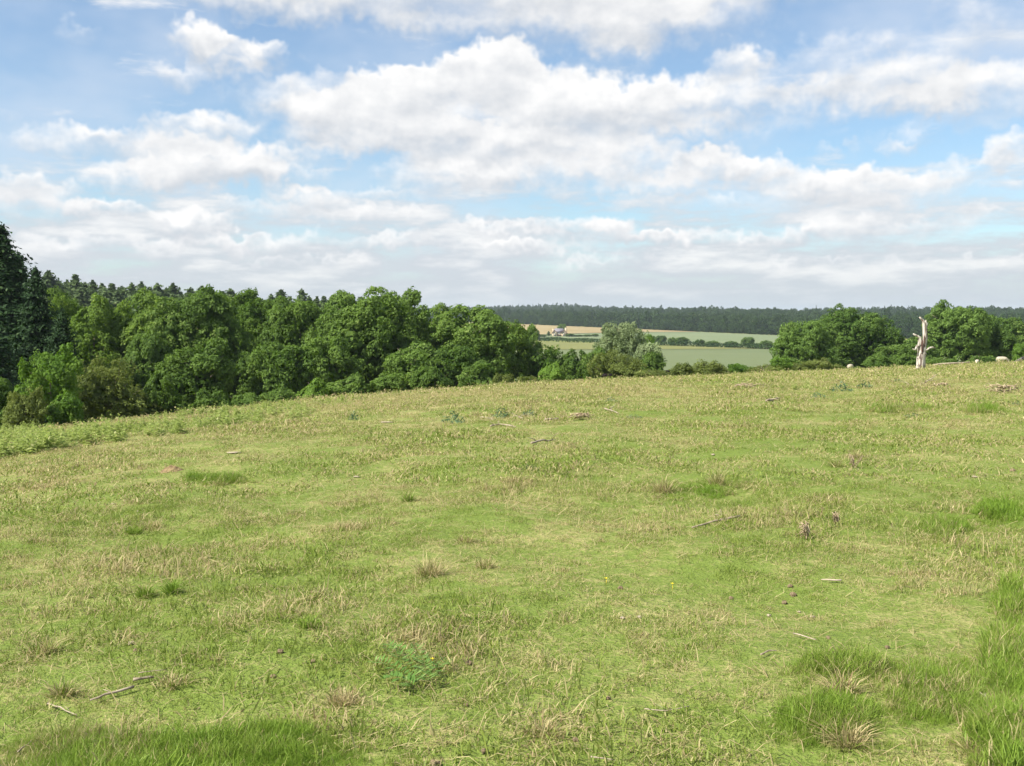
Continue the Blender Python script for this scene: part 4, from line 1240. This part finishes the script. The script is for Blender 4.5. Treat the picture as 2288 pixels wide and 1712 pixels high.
def build_grass():
    rg = np.random.default_rng(77); P, S, R, I = [], [], [], []
    def put(x, y, s, idx, tilt=.12):
        n = len(x); P.append(np.stack([x, y, height(x, y)], 1)); S.append(np.stack([s, s, s * (.8 + .5 * rg.random(n))], 1))
        R.append(np.stack([rg.normal(size=n) * tilt, rg.normal(size=n) * tilt, rg.random(n) * 6.283], 1)); I.append(idx)
    for r0, r1, dens, kinds, sc in ((1.6, 6, 62, (0, 5), 1.0), (6, 12, 52, (0, 5), 1.12), (12, 24, 15, (5, 9), 1.1), (24, 46, 8, (5, 9), 1.5), (46, 112, 2.5, (9, 13), 1.3)):
        half = 1.0 if r1 < 13 else .68
        n = int(half * (r1 * r1 - r0 * r0) * dens)
        a = (rg.random(n) * 2 - 1) * half; r = np.sqrt(r0 * r0 + (r1 * r1 - r0 * r0) * rg.random(n))
        x, y = r * np.sin(a), r * np.cos(a)
        nz = vnoise(x, y, 1.4, 3) + .6 * vnoise(x, y, 3.5, 4)
        s = sc * np.clip(.95 + .28 * nz, .55, 1.6) * (.8 + .4 * rg.random(n))
        put(x, y, s, rg.integers(kinds[0], kinds[1], n))
        # drier, taller tufts where the sward is rough
        nz2 = vnoise(x, y, 3.2, 5) + .5 * vnoise(x, y, 7.5, 6); k = nz2 > .85
        k &= rg.random(n) < (.18 if r1 < 25 else .05)
        put(x[k], y[k], np.clip(s[k], .6, 1.6) * (.75 if r1 < 25 else 1.0) * (1 + .2 * rg.random(k.sum())), rg.integers(16, 19, k.sum()))
    # lush patches seen in the photograph: px, py, half width px, half depth px, height factor, count
    for px, py, w, dpx, hf, n in [(400, 1700, 330, 38, .62, 420), (180, 1668, 110, 22, .5, 100), (620, 1655, 110, 26, .5, 90), (300, 1770, 380, 40, .7, 260), (2255, 1660, 60, 80, .75, 200), (2265, 1490, 50, 90, .75, 170), (2100, 1545, 140, 70, .5, 200),
                                  (1890, 1496, 90, 20, .6, 130), (1850, 1610, 100, 45, .62, 180), (2285, 1340, 50, 60, .7, 90), (500, 1076, 46, 8, .75, 60), (432, 1070, 24, 6, .65, 24), (2108, 1184, 50, 12, .75, 80),
                                  (2240, 1146, 60, 20, .75, 90), (1985, 918, 46, 6, 1.0, 50), (2050, 914, 24, 5, .9, 24), (2195, 918, 42, 7, 1.0, 44), (1560, 1100, 90, 18, .45, 60)]:
        n = int(n * 1.1); ux = rg.normal(size=n); uy = rg.normal(size=n)
        qx = px + w * ux * .62; qy = py + dpx * uy * .62
        G = np.array([ground(a, b)[:2] for a, b in zip(qx, qy)])
        d = math.hypot(*G.mean(0)); fall = np.clip(1.15 - .30 * (ux * ux + uy * uy) ** .8, .38, 1)
        put(G[:, 0], G[:, 1], hf * (.65 + .6 * rg.random(n)) * fall * (1 + .012 * d), rg.integers(13, 16, n), .25)
        k = rg.random(n) < .22          # old dead stems standing among the green
        put(G[k, 0], G[k, 1], hf * 1.5 * (.6 + .6 * rg.random(k.sum())) * fall[k] * (1 + .012 * d), rg.integers(16, 19, k.sum()), .25)
    for r0, r1, n, sc in ((2, 9, 1500, .8), (9, 22, 2600, 1.3), (22, 50, 2600, 2.0)):
        a = (rg.random(n) * 2 - 1) * .8; r = np.sqrt(r0 * r0 + (r1 * r1 - r0 * r0) * rg.random(n)); x, y = r * np.sin(a), r * np.cos(a)
        k = vnoise(x, y, 1.9, 9) > -.5
        put(x[k], y[k], sc * (.6 + .8 * rg.random(k.sum())), rg.integers(19, 22, k.sum()), .08)
    P = np.concatenate(P); S = np.concatenate(S); R = np.concatenate(R); I = np.concatenate(I)
    scatter('grass', 'short grazed grass mixed with straw and lush tufts over the whole pasture', 'grass', P, R, S, I, TUFTS)


build_grass()

# standing tussocks one can point at
def tussock(lab, px, py, hw, hp, style, seed):
    rg = np.random.default_rng(seed); c = ground(px, py); k = c.y / F; sp = hw * k * .62; h = hp * k * 1.0
    w = .0045 if c.y < 14 else .0045 * c.y / 12
    n = 190; sp *= .8; h *= 1.15
    sets = {'straw': [dict(n=n, h=h, spread=sp, w=w, lean=1.2, tint=(.3, 1), up=.9, flat=.2), dict(n=150, h=h * .55, spread=sp * 1.6, w=w, lean=1.6, tint=(0, .9), up=.9, flat=.3), dict(n=16, h=h * 1.15, spread=sp, w=w, lean=.8, tint=(.8, 1))],
            'brown': [dict(n=n, h=h, spread=sp, w=w, lean=1.3, tint=(.15, 1), up=.9, flat=.25), dict(n=130, h=h * .55, spread=sp * 1.6, w=w, lean=1.5, tint=(0, .85), up=.8, flat=.3)],
            'green': [dict(n=n, h=h, spread=sp, w=w, lean=1.0, tint=(0, .8), up=.7), dict(n=110, h=h * .6, spread=sp * 1.5, w=w, lean=1.3, tint=(0, .9), up=.8), dict(n=16, h=h * 1.1, spread=sp, w=w, lean=.7, tint=(.9, 1))]}[style]
    o = obj('grass_tussock', tuft_mesh('grass_tussock', sets, {'straw': M_DRYG, 'brown': M_DRYG, 'green': M_LUSH}[style], seed), loc=c)
    tag(o, lab, 'grass tussock', 'grass tussocks on the slope')


for i, t in enumerate([
    ('big straw coloured tussock in the middle of the slope', 962, 1285, 42, 52, 'straw'), ('brownish tussock right of the big straw coloured one', 1086, 1268, 30, 28, 'brown'),
    ('brown shaggy tussock at the left edge of the foreground', 95, 1462, 50, 52, 'brown'), ('brown tussock below the shaggy one at the left edge', 140, 1552, 36, 42, 'brown'),
    ('round green brown tussock, left of a close pair', 326, 1334, 24, 34, 'green'), ('round green brown tussock, right of a close pair', 385, 1326, 24, 36, 'green'),
    ('dry brown tussock below the anthill', 338, 1180, 32, 24, 'brown'), ('green and brown tussock left of the one below the anthill', 298, 1192, 26, 22, 'green'), ('low brown tussock at the left edge of the slope', 78, 1212, 36, 18, 'brown'),
    ('upright pale straw tussock on the middle right slope', 1484, 1100, 30, 46, 'straw'), ('upright straw tussock right of the other upright one', 1602, 1082, 28, 40, 'straw'),
    ('straw tussock with long stems near the bottom, left of the middle', 765, 1572, 56, 40, 'straw'), ('flat wide straw tussock at the bottom middle', 1215, 1640, 78, 38, 'straw'),
    ('tussock with thick pale stalks in the right foreground', 1884, 1548, 42, 60, 'straw'), ('tussock with dark base and pale stalks below the thick stalked one', 1895, 1662, 52, 60, 'straw'),
    ('brown tussock on the right slope above the dead thistle', 1914, 1026, 22, 28, 'brown'), ('small brown tussock left of the brown one on the right slope', 1868, 1042, 20, 24, 'brown'),
    ('brown tussock in the middle of the slope, left of the straw ones', 660, 1150, 40, 20, 'brown'), ('green tussock with dry tips in the middle of the slope', 912, 1120, 22, 24, 'green'),
    ('olive tussock above the big straw coloured one', 1040, 1210, 28, 24, 'brown'), ('straw tussock in the lush grass at the lower right corner', 2190, 1682, 60, 46, 'straw'),
    ('dry tussock beside the cut white stick', 390, 1528, 54, 36, 'brown'), ('low green tussock left of the fern leaved plant', 690, 1400, 40, 28, 'green'), ('low dry tussock above the fern leaved plant', 1000, 1405, 40, 26, 'brown')]):
    tussock(*t, seed=500 + i)

# weeds: thistles, docks, nettles
M_THIS = leaf_mat('blue_green_thistle', (.07, .125, .06), (.15, .215, .105), (.22, .27, .14), trans=.2)
M_NET = leaf_mat('nettle_green', (.24, .305, .08), (.38, .435, .15), (.50, .49, .24), trans=.5)


def thistle_mesh(name, mat, seed, n=70, R=.5, H=.4):
    rg = np.random.default_rng(seed); a = rg.random(n) * 6.28; r = R * np.sqrt(rg.random(n)); z = H * (1 - (r / R) ** 2) * rg.random(n) + .03
    P = np.stack([r * np.cos(a), r * np.sin(a), z], 1); N = np.stack([np.cos(a) * .4, np.sin(a) * .4, .8 + 0 * a], 1) + .7 * rg.normal(size=(n, 3))
    V, Q = leaf_quads(P, N, .22 * (.6 + .8 * rg.random(n)), .055, rg)
    return mesh(name, V, Q, mat, rg.random(n))


def weed_mesh(name, mat, seed, H=.7, n=28):
    rg = np.random.default_rng(seed); g = []
    P, N, L = [], [], []
    for s in range(3):
        o = rg.normal(size=2) * .09; ln = rg.normal(size=2) * .1; h = H * (.65 + .35 * rg.random())
        z = np.sort(rg.random(n)) * h; a = rg.random(n) * 6.28; rr = .03 + .10 * rg.random(n) * (1 - .75 * z / h)
        P.append(np.stack([o[0] + ln[0] * z + rr * np.cos(a), o[1] + ln[1] * z + rr * np.sin(a), z], 1))
        N.append(np.stack([np.cos(a) * .6, np.sin(a) * .6, .6 + 0 * a], 1) + .5 * rg.normal(size=(n, 3))); L.append(.11 * (1.15 - .6 * z / h) * (.7 + .6 * rg.random(n)))
    P = np.concatenate(P); L = np.concatenate(L)
    V, Q = leaf_quads(P, np.concatenate(N), L, L * .5, rg)
    return mesh(name, V, Q, mat, rg.random(len(P)))


TM = [thistle_mesh('thistle_plant', M_THIS, 600 + i) for i in range(3)]
for i, (lab, px, py, w, h) in enumerate([
    ('largest thistle clump on the upper slope, left of two smaller ones', 1012, 944, 56, 26), ('thistle clump in the middle of the three on the upper slope', 1118, 934, 46, 22),
    ('rightmost thistle of the three on the upper slope', 1182, 930, 36, 18), ('broad blue green thistle on the slope below the lone sheep back', 1880, 874, 48, 22),
    ('small thistle right of the broad blue green one', 1932, 867, 34, 20), ('flat thistle left of and below the broad blue green one', 1828, 888, 34, 12),
    ('small thistle close to the crest above the short bent stick', 1366, 899, 30, 12), ('flat thistle patch below and right of the bent stick', 1418, 934, 40, 8),
    ('dark flat thistle patch lower on the middle slope', 1182, 1046, 46, 9), ('flat thistle patch on the right under the green tufts', 2042, 931, 44, 8),
    ('thistle patch in front of the dead tree', 2000, 856, 46, 9), ('faint thistle far right below the heap of branches', 2270, 905, 22, 10), ('single thistle among the weeds left of the middle', 792, 938, 26, 20)]):
    c = ground(px, py); k = c.y / F
    o = obj('thistle_plant', TM[i % 3], loc=c); o.scale = (w * k, w * k, h * k / .4); o.rotation_euler = (0, 0, i * 1.3)
    tag(o, lab, 'thistle', 'thistles on the slope')
WM = [weed_mesh('weed_stalk', M_NET, 620 + i) for i in range(4)]
for i, (lab, px, py, h) in enumerate([('tall thin weed stalk on the right slope, left of a denser one', 1776, 871, 16), ('dense dark weed stalk right of the thin one on the right slope', 1798, 870, 24), ('short weed stalk left of the tall thin one', 1754, 871, 12)]):
    c = ground(px, py); k = c.y / F
    o = obj('weed_stalk', WM[i], loc=c); o.scale = (1, 1, h * k / .6); tag(o, lab, 'weed', 'weed stalks on the right slope')


def build_weeds():
    rg = np.random.default_rng(12); P, S = [], []
    for _ in range(1350):
        px = rg.uniform(-150, 800); crest = np.interp(px, [-150, 0, 300, 600, 880], [990, 972, 942, 909, 883])
        dpt = np.interp(px, [-150, 300, 700, 800], [58, 40, 28, 10])
        py = crest + 2 + dpt * rg.random() ** 2.5
        if rg.random() > np.interp(px, [-150, 500, 800], [1, .75, .12]): continue
        c = ground(px, py)
        if c.y > 75 or vnoise(c.x, c.y, .55, 21) < .25 - .9 * rg.random(): continue
        P.append(c); h = (.35 + .55 * rg.random() + (.35 if rg.random() < .06 else 0)) * np.interp(px, [-150, 300, 800], [.76, .7, .5]); S.append((.9 + .3 * rg.random(), .9 + .3 * rg.random(), h))
    n = len(P); R = np.zeros((n, 3)); R[:, 2] = rg.random(n) * 6.28
    scatter('tall_weeds', 'band of tall pale green nettles and thistles along the left crest', 'weeds', P, R, S, rg.integers(0, 4, n), WM[:3] + WM[3:])


build_weeds()

M_FERN = leaf_mat('silverweed_leaves', (.09, .18, .035), (.17, .28, .07), (.25, .34, .11), trans=.3)
def fern_plant():
    c = ground(905, 1512); o = empty('silverweed', c); tag(o, 'green plant with fern like feathered leaves in the middle foreground', 'plant')
    rg = np.random.default_rng(2)
    for px0, py0, px1, py1 in ((935, 1548, 838, 1500), (940, 1545, 865, 1470), (950, 1530, 925, 1462), (948, 1545, 1000, 1500), (955, 1545, 945, 1490), (930, 1552, 860, 1540), (925, 1500, 870, 1462)):
        a = np.array(ground(px0, py0)) - np.array(c); b = np.array(ground(px1, py1)) - np.array(c)
        d = (b - a); l = np.linalg.norm(d); d /= l; sd = np.array([-d[1], d[0], 0]); V = []
        for f in np.linspace(.1, 1, 13):
            q = a + d * l * f + np.array([0, 0, .03 + .035 * math.sin(f * 2.6)])
            for s in (-1, 1):
                e = (sd * s * .052 * (1.1 - .5 * f) + d * .022) * (.8 + .4 * rg.random()) + np.array([0, 0, .012 + .01 * rg.normal()])
                w = d * .0085; V += [q, q + e * .5 - w, q + e, q + e * .5 + w]
        n = len(V) // 4
        g = mesh('frond', V, np.arange(4 * n).reshape(n, 4), M_FERN, rg.random(n))
        obj('frond', g, o)


fern_plant()
M_YEL = plain_mat('buttercup_petals', (.72, .52, .02), (.80, .62, .04), 5, .5)
for lab, px, py in (('yellow flower right of the middle foreground', 1354, 1308), ('yellow flower lower and right of the other near one', 1502, 1320), ('yellow flower above the fern like leaves', 965, 1494)):
    c = ground(px, py); g = Geo(); z = .045
    for k in range(5):
        a = k * 1.2566; g.add([(0, 0, z), (.009 * math.cos(a - .5), .009 * math.sin(a - .5), z + .004), (.013 * math.cos(a), .013 * math.sin(a), z + .007), (.009 * math.cos(a + .5), .009 * math.sin(a + .5), z + .004)], [(0, 1, 2, 3)])
    g.tube([(0, 0, 0), (.004, 0, z)], [.0015, .0015], 5)
    tag(obj('buttercup', g.build('buttercup', M_YEL), loc=c), lab, 'flower', 'yellow flowers in the grass')

# ------------------------------------------------------------------ haze, sun, sky, camera
SUN_AZ = math.radians(-118); SUN_EL = math.radians(48)


def haze():
    m = bpy.data.materials.new('thin_air_haze'); m.use_nodes = True; nt = m.node_tree; nt.nodes.clear()
    out = nt.nodes.new('ShaderNodeOutputMaterial'); v = nt.nodes.new('ShaderNodeVolumePrincipled')
    v.inputs['Color'].default_value = (.80, .90, 1, 1); v.inputs['Density'].default_value = .00009; v.inputs['Anisotropy'].default_value = .1
    nt.links.new(v.outputs[0], out.inputs['Volume'])
    g = Geo(); g.box((-7000, -420, -40), (7000, 7400, 50))
    tag(obj('haze', g.build('haze', m, False)), 'thin bluish summer haze over the valley', 'haze', kind='stuff')


haze()
sun = bpy.data.lights.new('sun', 'SUN'); sun.energy = 5.0; sun.angle = math.radians(.5); sun.color = (1, .955, .87)
so = bpy.data.objects.new('sun', sun); COL.objects.link(so)
sd = Vector((math.sin(SUN_AZ) * math.cos(SUN_EL), math.cos(SUN_AZ) * math.cos(SUN_EL), math.sin(SUN_EL)))
so.rotation_euler = sd.to_track_quat('Z', 'Y').to_euler(); so.location = sd * 60


def pxang(px, py):
    d = ray(px, py); d = d / np.linalg.norm(d)
    return math.atan2(d[0], d[1]), math.asin(d[2])


CLOUDS = [  # px, py, rx, ry, strength
    (1050, -45, 760, 84, .95), (640, 8, 240, 36, .6), (1330, 45, 230, 66, .8), (1520, 50, 220, 60, .6), (1380, 118, 110, 42, .5), (960, 52, 130, 30, .5),
    (435, 92, 55, 42, .95), (495, 118, 62, 45, .9), (600, 122, 55, 32, .75), (545, 165, 45, 30, .45), (393, 164, 66, 30, .7), (178, 70, 42, 24, .35),
    (1115, 148, 92, 56, 1.5), (1010, 188, 120, 50, 1.1), (890, 205, 110, 48, .95), (1235, 205, 140, 55, .9), (740, 190, 130, 36, .6), (640, 230, 130, 45, .5),
    (780, 275, 190, 58, .95), (1080, 265, 330, 75, 1.0), (1360, 240, 220, 62, .75), (1560, 235, 230, 55, .75), (1000, 322, 300, 42, .7),
    (1645, 145, 70, 42, .7), (1960, 150, 330, 62, .5), (1990, 195, 150, 55, .6), (2230, 215, 150, 55, .85), (1830, 230, 130, 42, .4), (2060, 235, 100, 35, .6),
    (1000, 392, 165, 40, .9), (1230, 395, 200, 48, .8), (1180, 325, 260, 42, .75), (1585, 368, 90, 38, .95), (1690, 385, 65, 40, .95), (1500, 415, 120, 34, .7), (1420, 360, 150, 40, .7),
    (1950, 425, 165, 42, 1.1), (1800, 405, 90, 36, .65), (2250, 345, 60, 34, .75), (2150, 375, 120, 28, .5), (1875, 335, 46, 22, .5), (2010, 330, 40, 18, .4), (2200, 480, 60, 22, .7),
    (455, 292, 98, 42, .95), (480, 368, 170, 48, 1.1), (340, 400, 150, 34, .8), (205, 316, 160, 34, .85), (620, 400, 110, 36, .65), (55, 425, 90, 32, .9), (20, 470, 160, 34, .7), (225, 470, 75, 24, .85), (410, 500, 95, 28, .95),
    (660, 447, 76, 24, .75), (810, 485, 175, 30, .85), (1280, 510, 140, 28, .75), (1370, 528, 70, 28, .85), (1095, 512, 110, 18, .7), (700, 345, 120, 24, .5), (1600, 300, 220, 34, .5), (2080, 300, 160, 26, .35), (850, 440, 160, 22, .5), (1560, 455, 200, 24, .55), (1900, 470, 220, 24, .55), (560, 470, 110, 20, .5), (2230, 420, 60, 26, .3), (1110, 560, 260, 22, .6), (1650, 540, 240, 26, .6), (1950, 520, 240, 30, .6), (0, 258, 70, 18, .3), (250, 560, 340, 30, .6), (640, 545, 220, 24, .55), (2180, 600, 220, 22, .5),
    (900, 540, 90, 20, .6), (1180, 545, 120, 18, .6), (1480, 545, 100, 18, .6), (480, 540, 110, 20, .5), (700, 590, 160, 16, .5), (1350, 590, 170, 16, .5), (1800, 585, 160, 16, .5), (1650, -40, 420, 50, .35), (2250, 30, 160, 70, .45),
]


def cloud_group():
    g = bpy.data.node_groups.new('cumulus_field', 'ShaderNodeTree')
    g.interface.new_socket('P', in_out='INPUT', socket_type='NodeSocketVector')
    g.interface.new_socket('F', in_out='OUTPUT', socket_type='NodeSocketFloat')
    g.interface.new_socket('Level', in_out='OUTPUT', socket_type='NodeSocketFloat')
    t = NT(g); gi = t.n('NodeGroupInput'); go = t.n('NodeGroupOutput'); p0 = gi.outputs[0]
    _, c1 = t.noise(p0, 16, 3, .55, '2D'); _, c2 = t.noise(p0, 55, 2, .6, '2D')
    w = t.vm('MULTIPLY', t.vm('SUBTRACT', c1, (.5, .5, .5)), (.044, .026, 0))
    w = t.vm('ADD', w, t.vm('MULTIPLY', t.vm('SUBTRACT', c2, (.5, .5, .5)), (.032, .024, 0)))
    p = t.vm('ADD', p0, w)
    q1 = t.vm('ADD', p, (0, 0, 1.0)); tot = None
    for n, (px, py, rx, ry, s) in enumerate(CLOUDS):
        if n and n % 10 == 0:      # evaluate the clouds in batches, which keeps the shader small
            q1 = t.vm('MULTIPLY_ADD', tot, (1e-9, 1e-9, 0), q1)
        a, e = pxang(px, py); ix, iy = F / (rx * 1.18), F / (ry * 1.18)
        v = t.vm('MULTIPLY_ADD', q1, (ix, iy, 1), (-a * ix, -e * iy, 0))     # (across, up, 1) inside this cloud
        q = t.rng(t.vm('LENGTH', v), 1.547, 1.031, 0, s)
        k = t.n('ShaderNodeVectorMath', operation='SCALE'); t.put(k.inputs[0], v); t.put(k.inputs['Scale'], q)
        tot = k.outputs[0] if tot is None else t.vm('ADD', tot, k.outputs[0])
    sx = t.n('ShaderNodeSeparateXYZ'); t.put(sx.inputs[0], tot)
    acc = sx.outputs[2]
    t.put(go.inputs[1], t.m('DIVIDE', sx.outputs[1], t.m('MAXIMUM', acc, .05)))
    # broken cloud all round the rest of the sky
    f, _ = t.noise(t.vm('MULTIPLY', p, (1.0, 2.2, 1)), 3.2, 4, .6, '2D')
    sep = t.n('ShaderNodeSeparateXYZ'); t.put(sep.inputs[0], p0)
    away = t.rng(t.m('ABSOLUTE', sep.outputs[0]), .52, .75, 0, 1)
    high = t.rng(sep.outputs[1], .36, .5, 0, 1)
    acc = t.m('ADD', acc, t.m('MULTIPLY', t.m('MAXIMUM', away, high), t.rng(f, .42, .62, 0, 1)))
    t.put(go.inputs[0], acc)
    return g


def sky():
    w = bpy.data.worlds.new('World'); SC.world = w; w.use_nodes = True; w.node_tree.nodes.clear(); t = NT(w.node_tree)
    out = t.n('ShaderNodeOutputWorld'); bg = t.n('ShaderNodeBackground')
    st = t.n('ShaderNodeTexSky', sky_type='NISHITA'); st.sun_disc = False; st.sun_elevation = SUN_EL; st.sun_rotation = SUN_AZ
    st.air_density = 1.0; st.dust_density = .6; st.ozone_density = 1.0; st.altitude = 100
    dirn = t.n('ShaderNodeTexCoord').outputs['Generated']
    sp = t.n('ShaderNodeSeparateXYZ'); t.put(sp.inputs[0], t.vm('NORMALIZE', dirn))
    az = t.m('ARCTAN2', sp.outputs[0], sp.outputs[1]); el = t.m('ARCSINE', sp.outputs[2])
    p = t.xyz(az, el, 0.0)
    G = cloud_group()
    def field(v):
        x = t.n('ShaderNodeGroup'); x.node_tree = G; t.put(x.inputs[0], v); return x.outputs
    def relief(v):
        return t.noise(t.vm('MULTIPLY', v, (1, 1.6, 1)), 24, 4, .5, '2D')[0]
    FB, LV = field(p); d0 = relief(p); d1 = relief(t.vm('ADD', p, (-.008, .012, 0)))
    F0 = t.m('ADD', t.m('MINIMUM', FB, 1.5), t.m('MULTIPLY', t.m('SUBTRACT', d0, .5), .9))
    edge_w = t.rng(LV, -.5, .6, 1.8, 1.0)
    dens = t.rng(F0, .08, edge_w, 0, 1)
    # thin layered cloud that closes up towards the horizon
    lay, _ = t.noise(t.vm('MULTIPLY', p, (3.2, 15, 1)), 2.4, 5, .62, '2D')
    low = t.rng(el, .02, .19, 1, 0)
    strat = t.rng(t.m('ADD', lay, t.m('MULTIPLY_ADD', low, .42, -.14)), .45, .75, 0, .92)
    veil = t.rng(t.noise(t.vm('MULTIPLY', p, (1.5, 3, 1)), 2.5, 4, .6, '2D')[0], .38, .75, .10, .50)
    lit = t.m('ADD', t.m('MULTIPLY_ADD', LV, .85, .52), t.m('MULTIPLY', t.m('SUBTRACT', d0, d1), 1.15), clamp=True)
    cc = t.mix(lit, (6.2, 6.5, 6.95), (9.6, 9.55, 9.5))
    slit = t.rng(lay, .45, .75, 0, 1)
    sc_ = t.mix(slit, (6.0, 6.4, 6.95), (9.1, 9.05, 9.0))
    blue = t.vm('MULTIPLY', st.outputs[0], (1.14, 1.34, 1.45))
    c = t.mix(veil, blue, (7.0, 7.6, 8.6))
    c = t.mix(strat, c, sc_)
    c = t.mix(dens, c, cc)
    c = t.mix(t.rng(el, -.01, .055, .85, 0), c, (5.4, 6.0, 6.45))     # pale air near the horizon
    t.put(bg.inputs['Color'], c); bg.inputs['Strength'].default_value = .06
    t.put(out.inputs[0], bg.outputs[0])
    w.cycles.sampling_method = 'MANUAL'; w.cycles.sample_map_resolution = 512


sky()
cam = bpy.data.cameras.new('camera'); cam.sensor_width = 36; cam.sensor_fit = 'HORIZONTAL'; cam.lens = 36 * F / 2288
cam.clip_start = .1; cam.clip_end = 20000
co = bpy.data.objects.new('camera', cam); COL.objects.link(co); co.location = (0, 0, EYE); co.rotation_euler = (math.pi / 2 - PITCH, 0, 0)
SC.camera = co
SC.render.engine = 'CYCLES'
SC.cycles.max_bounces = 4; SC.cycles.diffuse_bounces = 2; SC.cycles.transmission_bounces = 2; SC.cycles.glossy_bounces = 1
SC.cycles.use_adaptive_sampling = True; SC.cycles.adaptive_threshold = .02; SC.cycles.volume_bounces = 0
SC.cycles.use_denoising = True; SC.cycles.denoiser = 'OPENIMAGEDENOISE'; SC.cycles.denoising_input_passes = 'RGB_ALBEDO_NORMAL'
SC.view_settings.view_transform = 'Standard'; SC.view_settings.look = 'None'; SC.view_settings.exposure = 0.85; SC.view_settings.gamma = 1.0
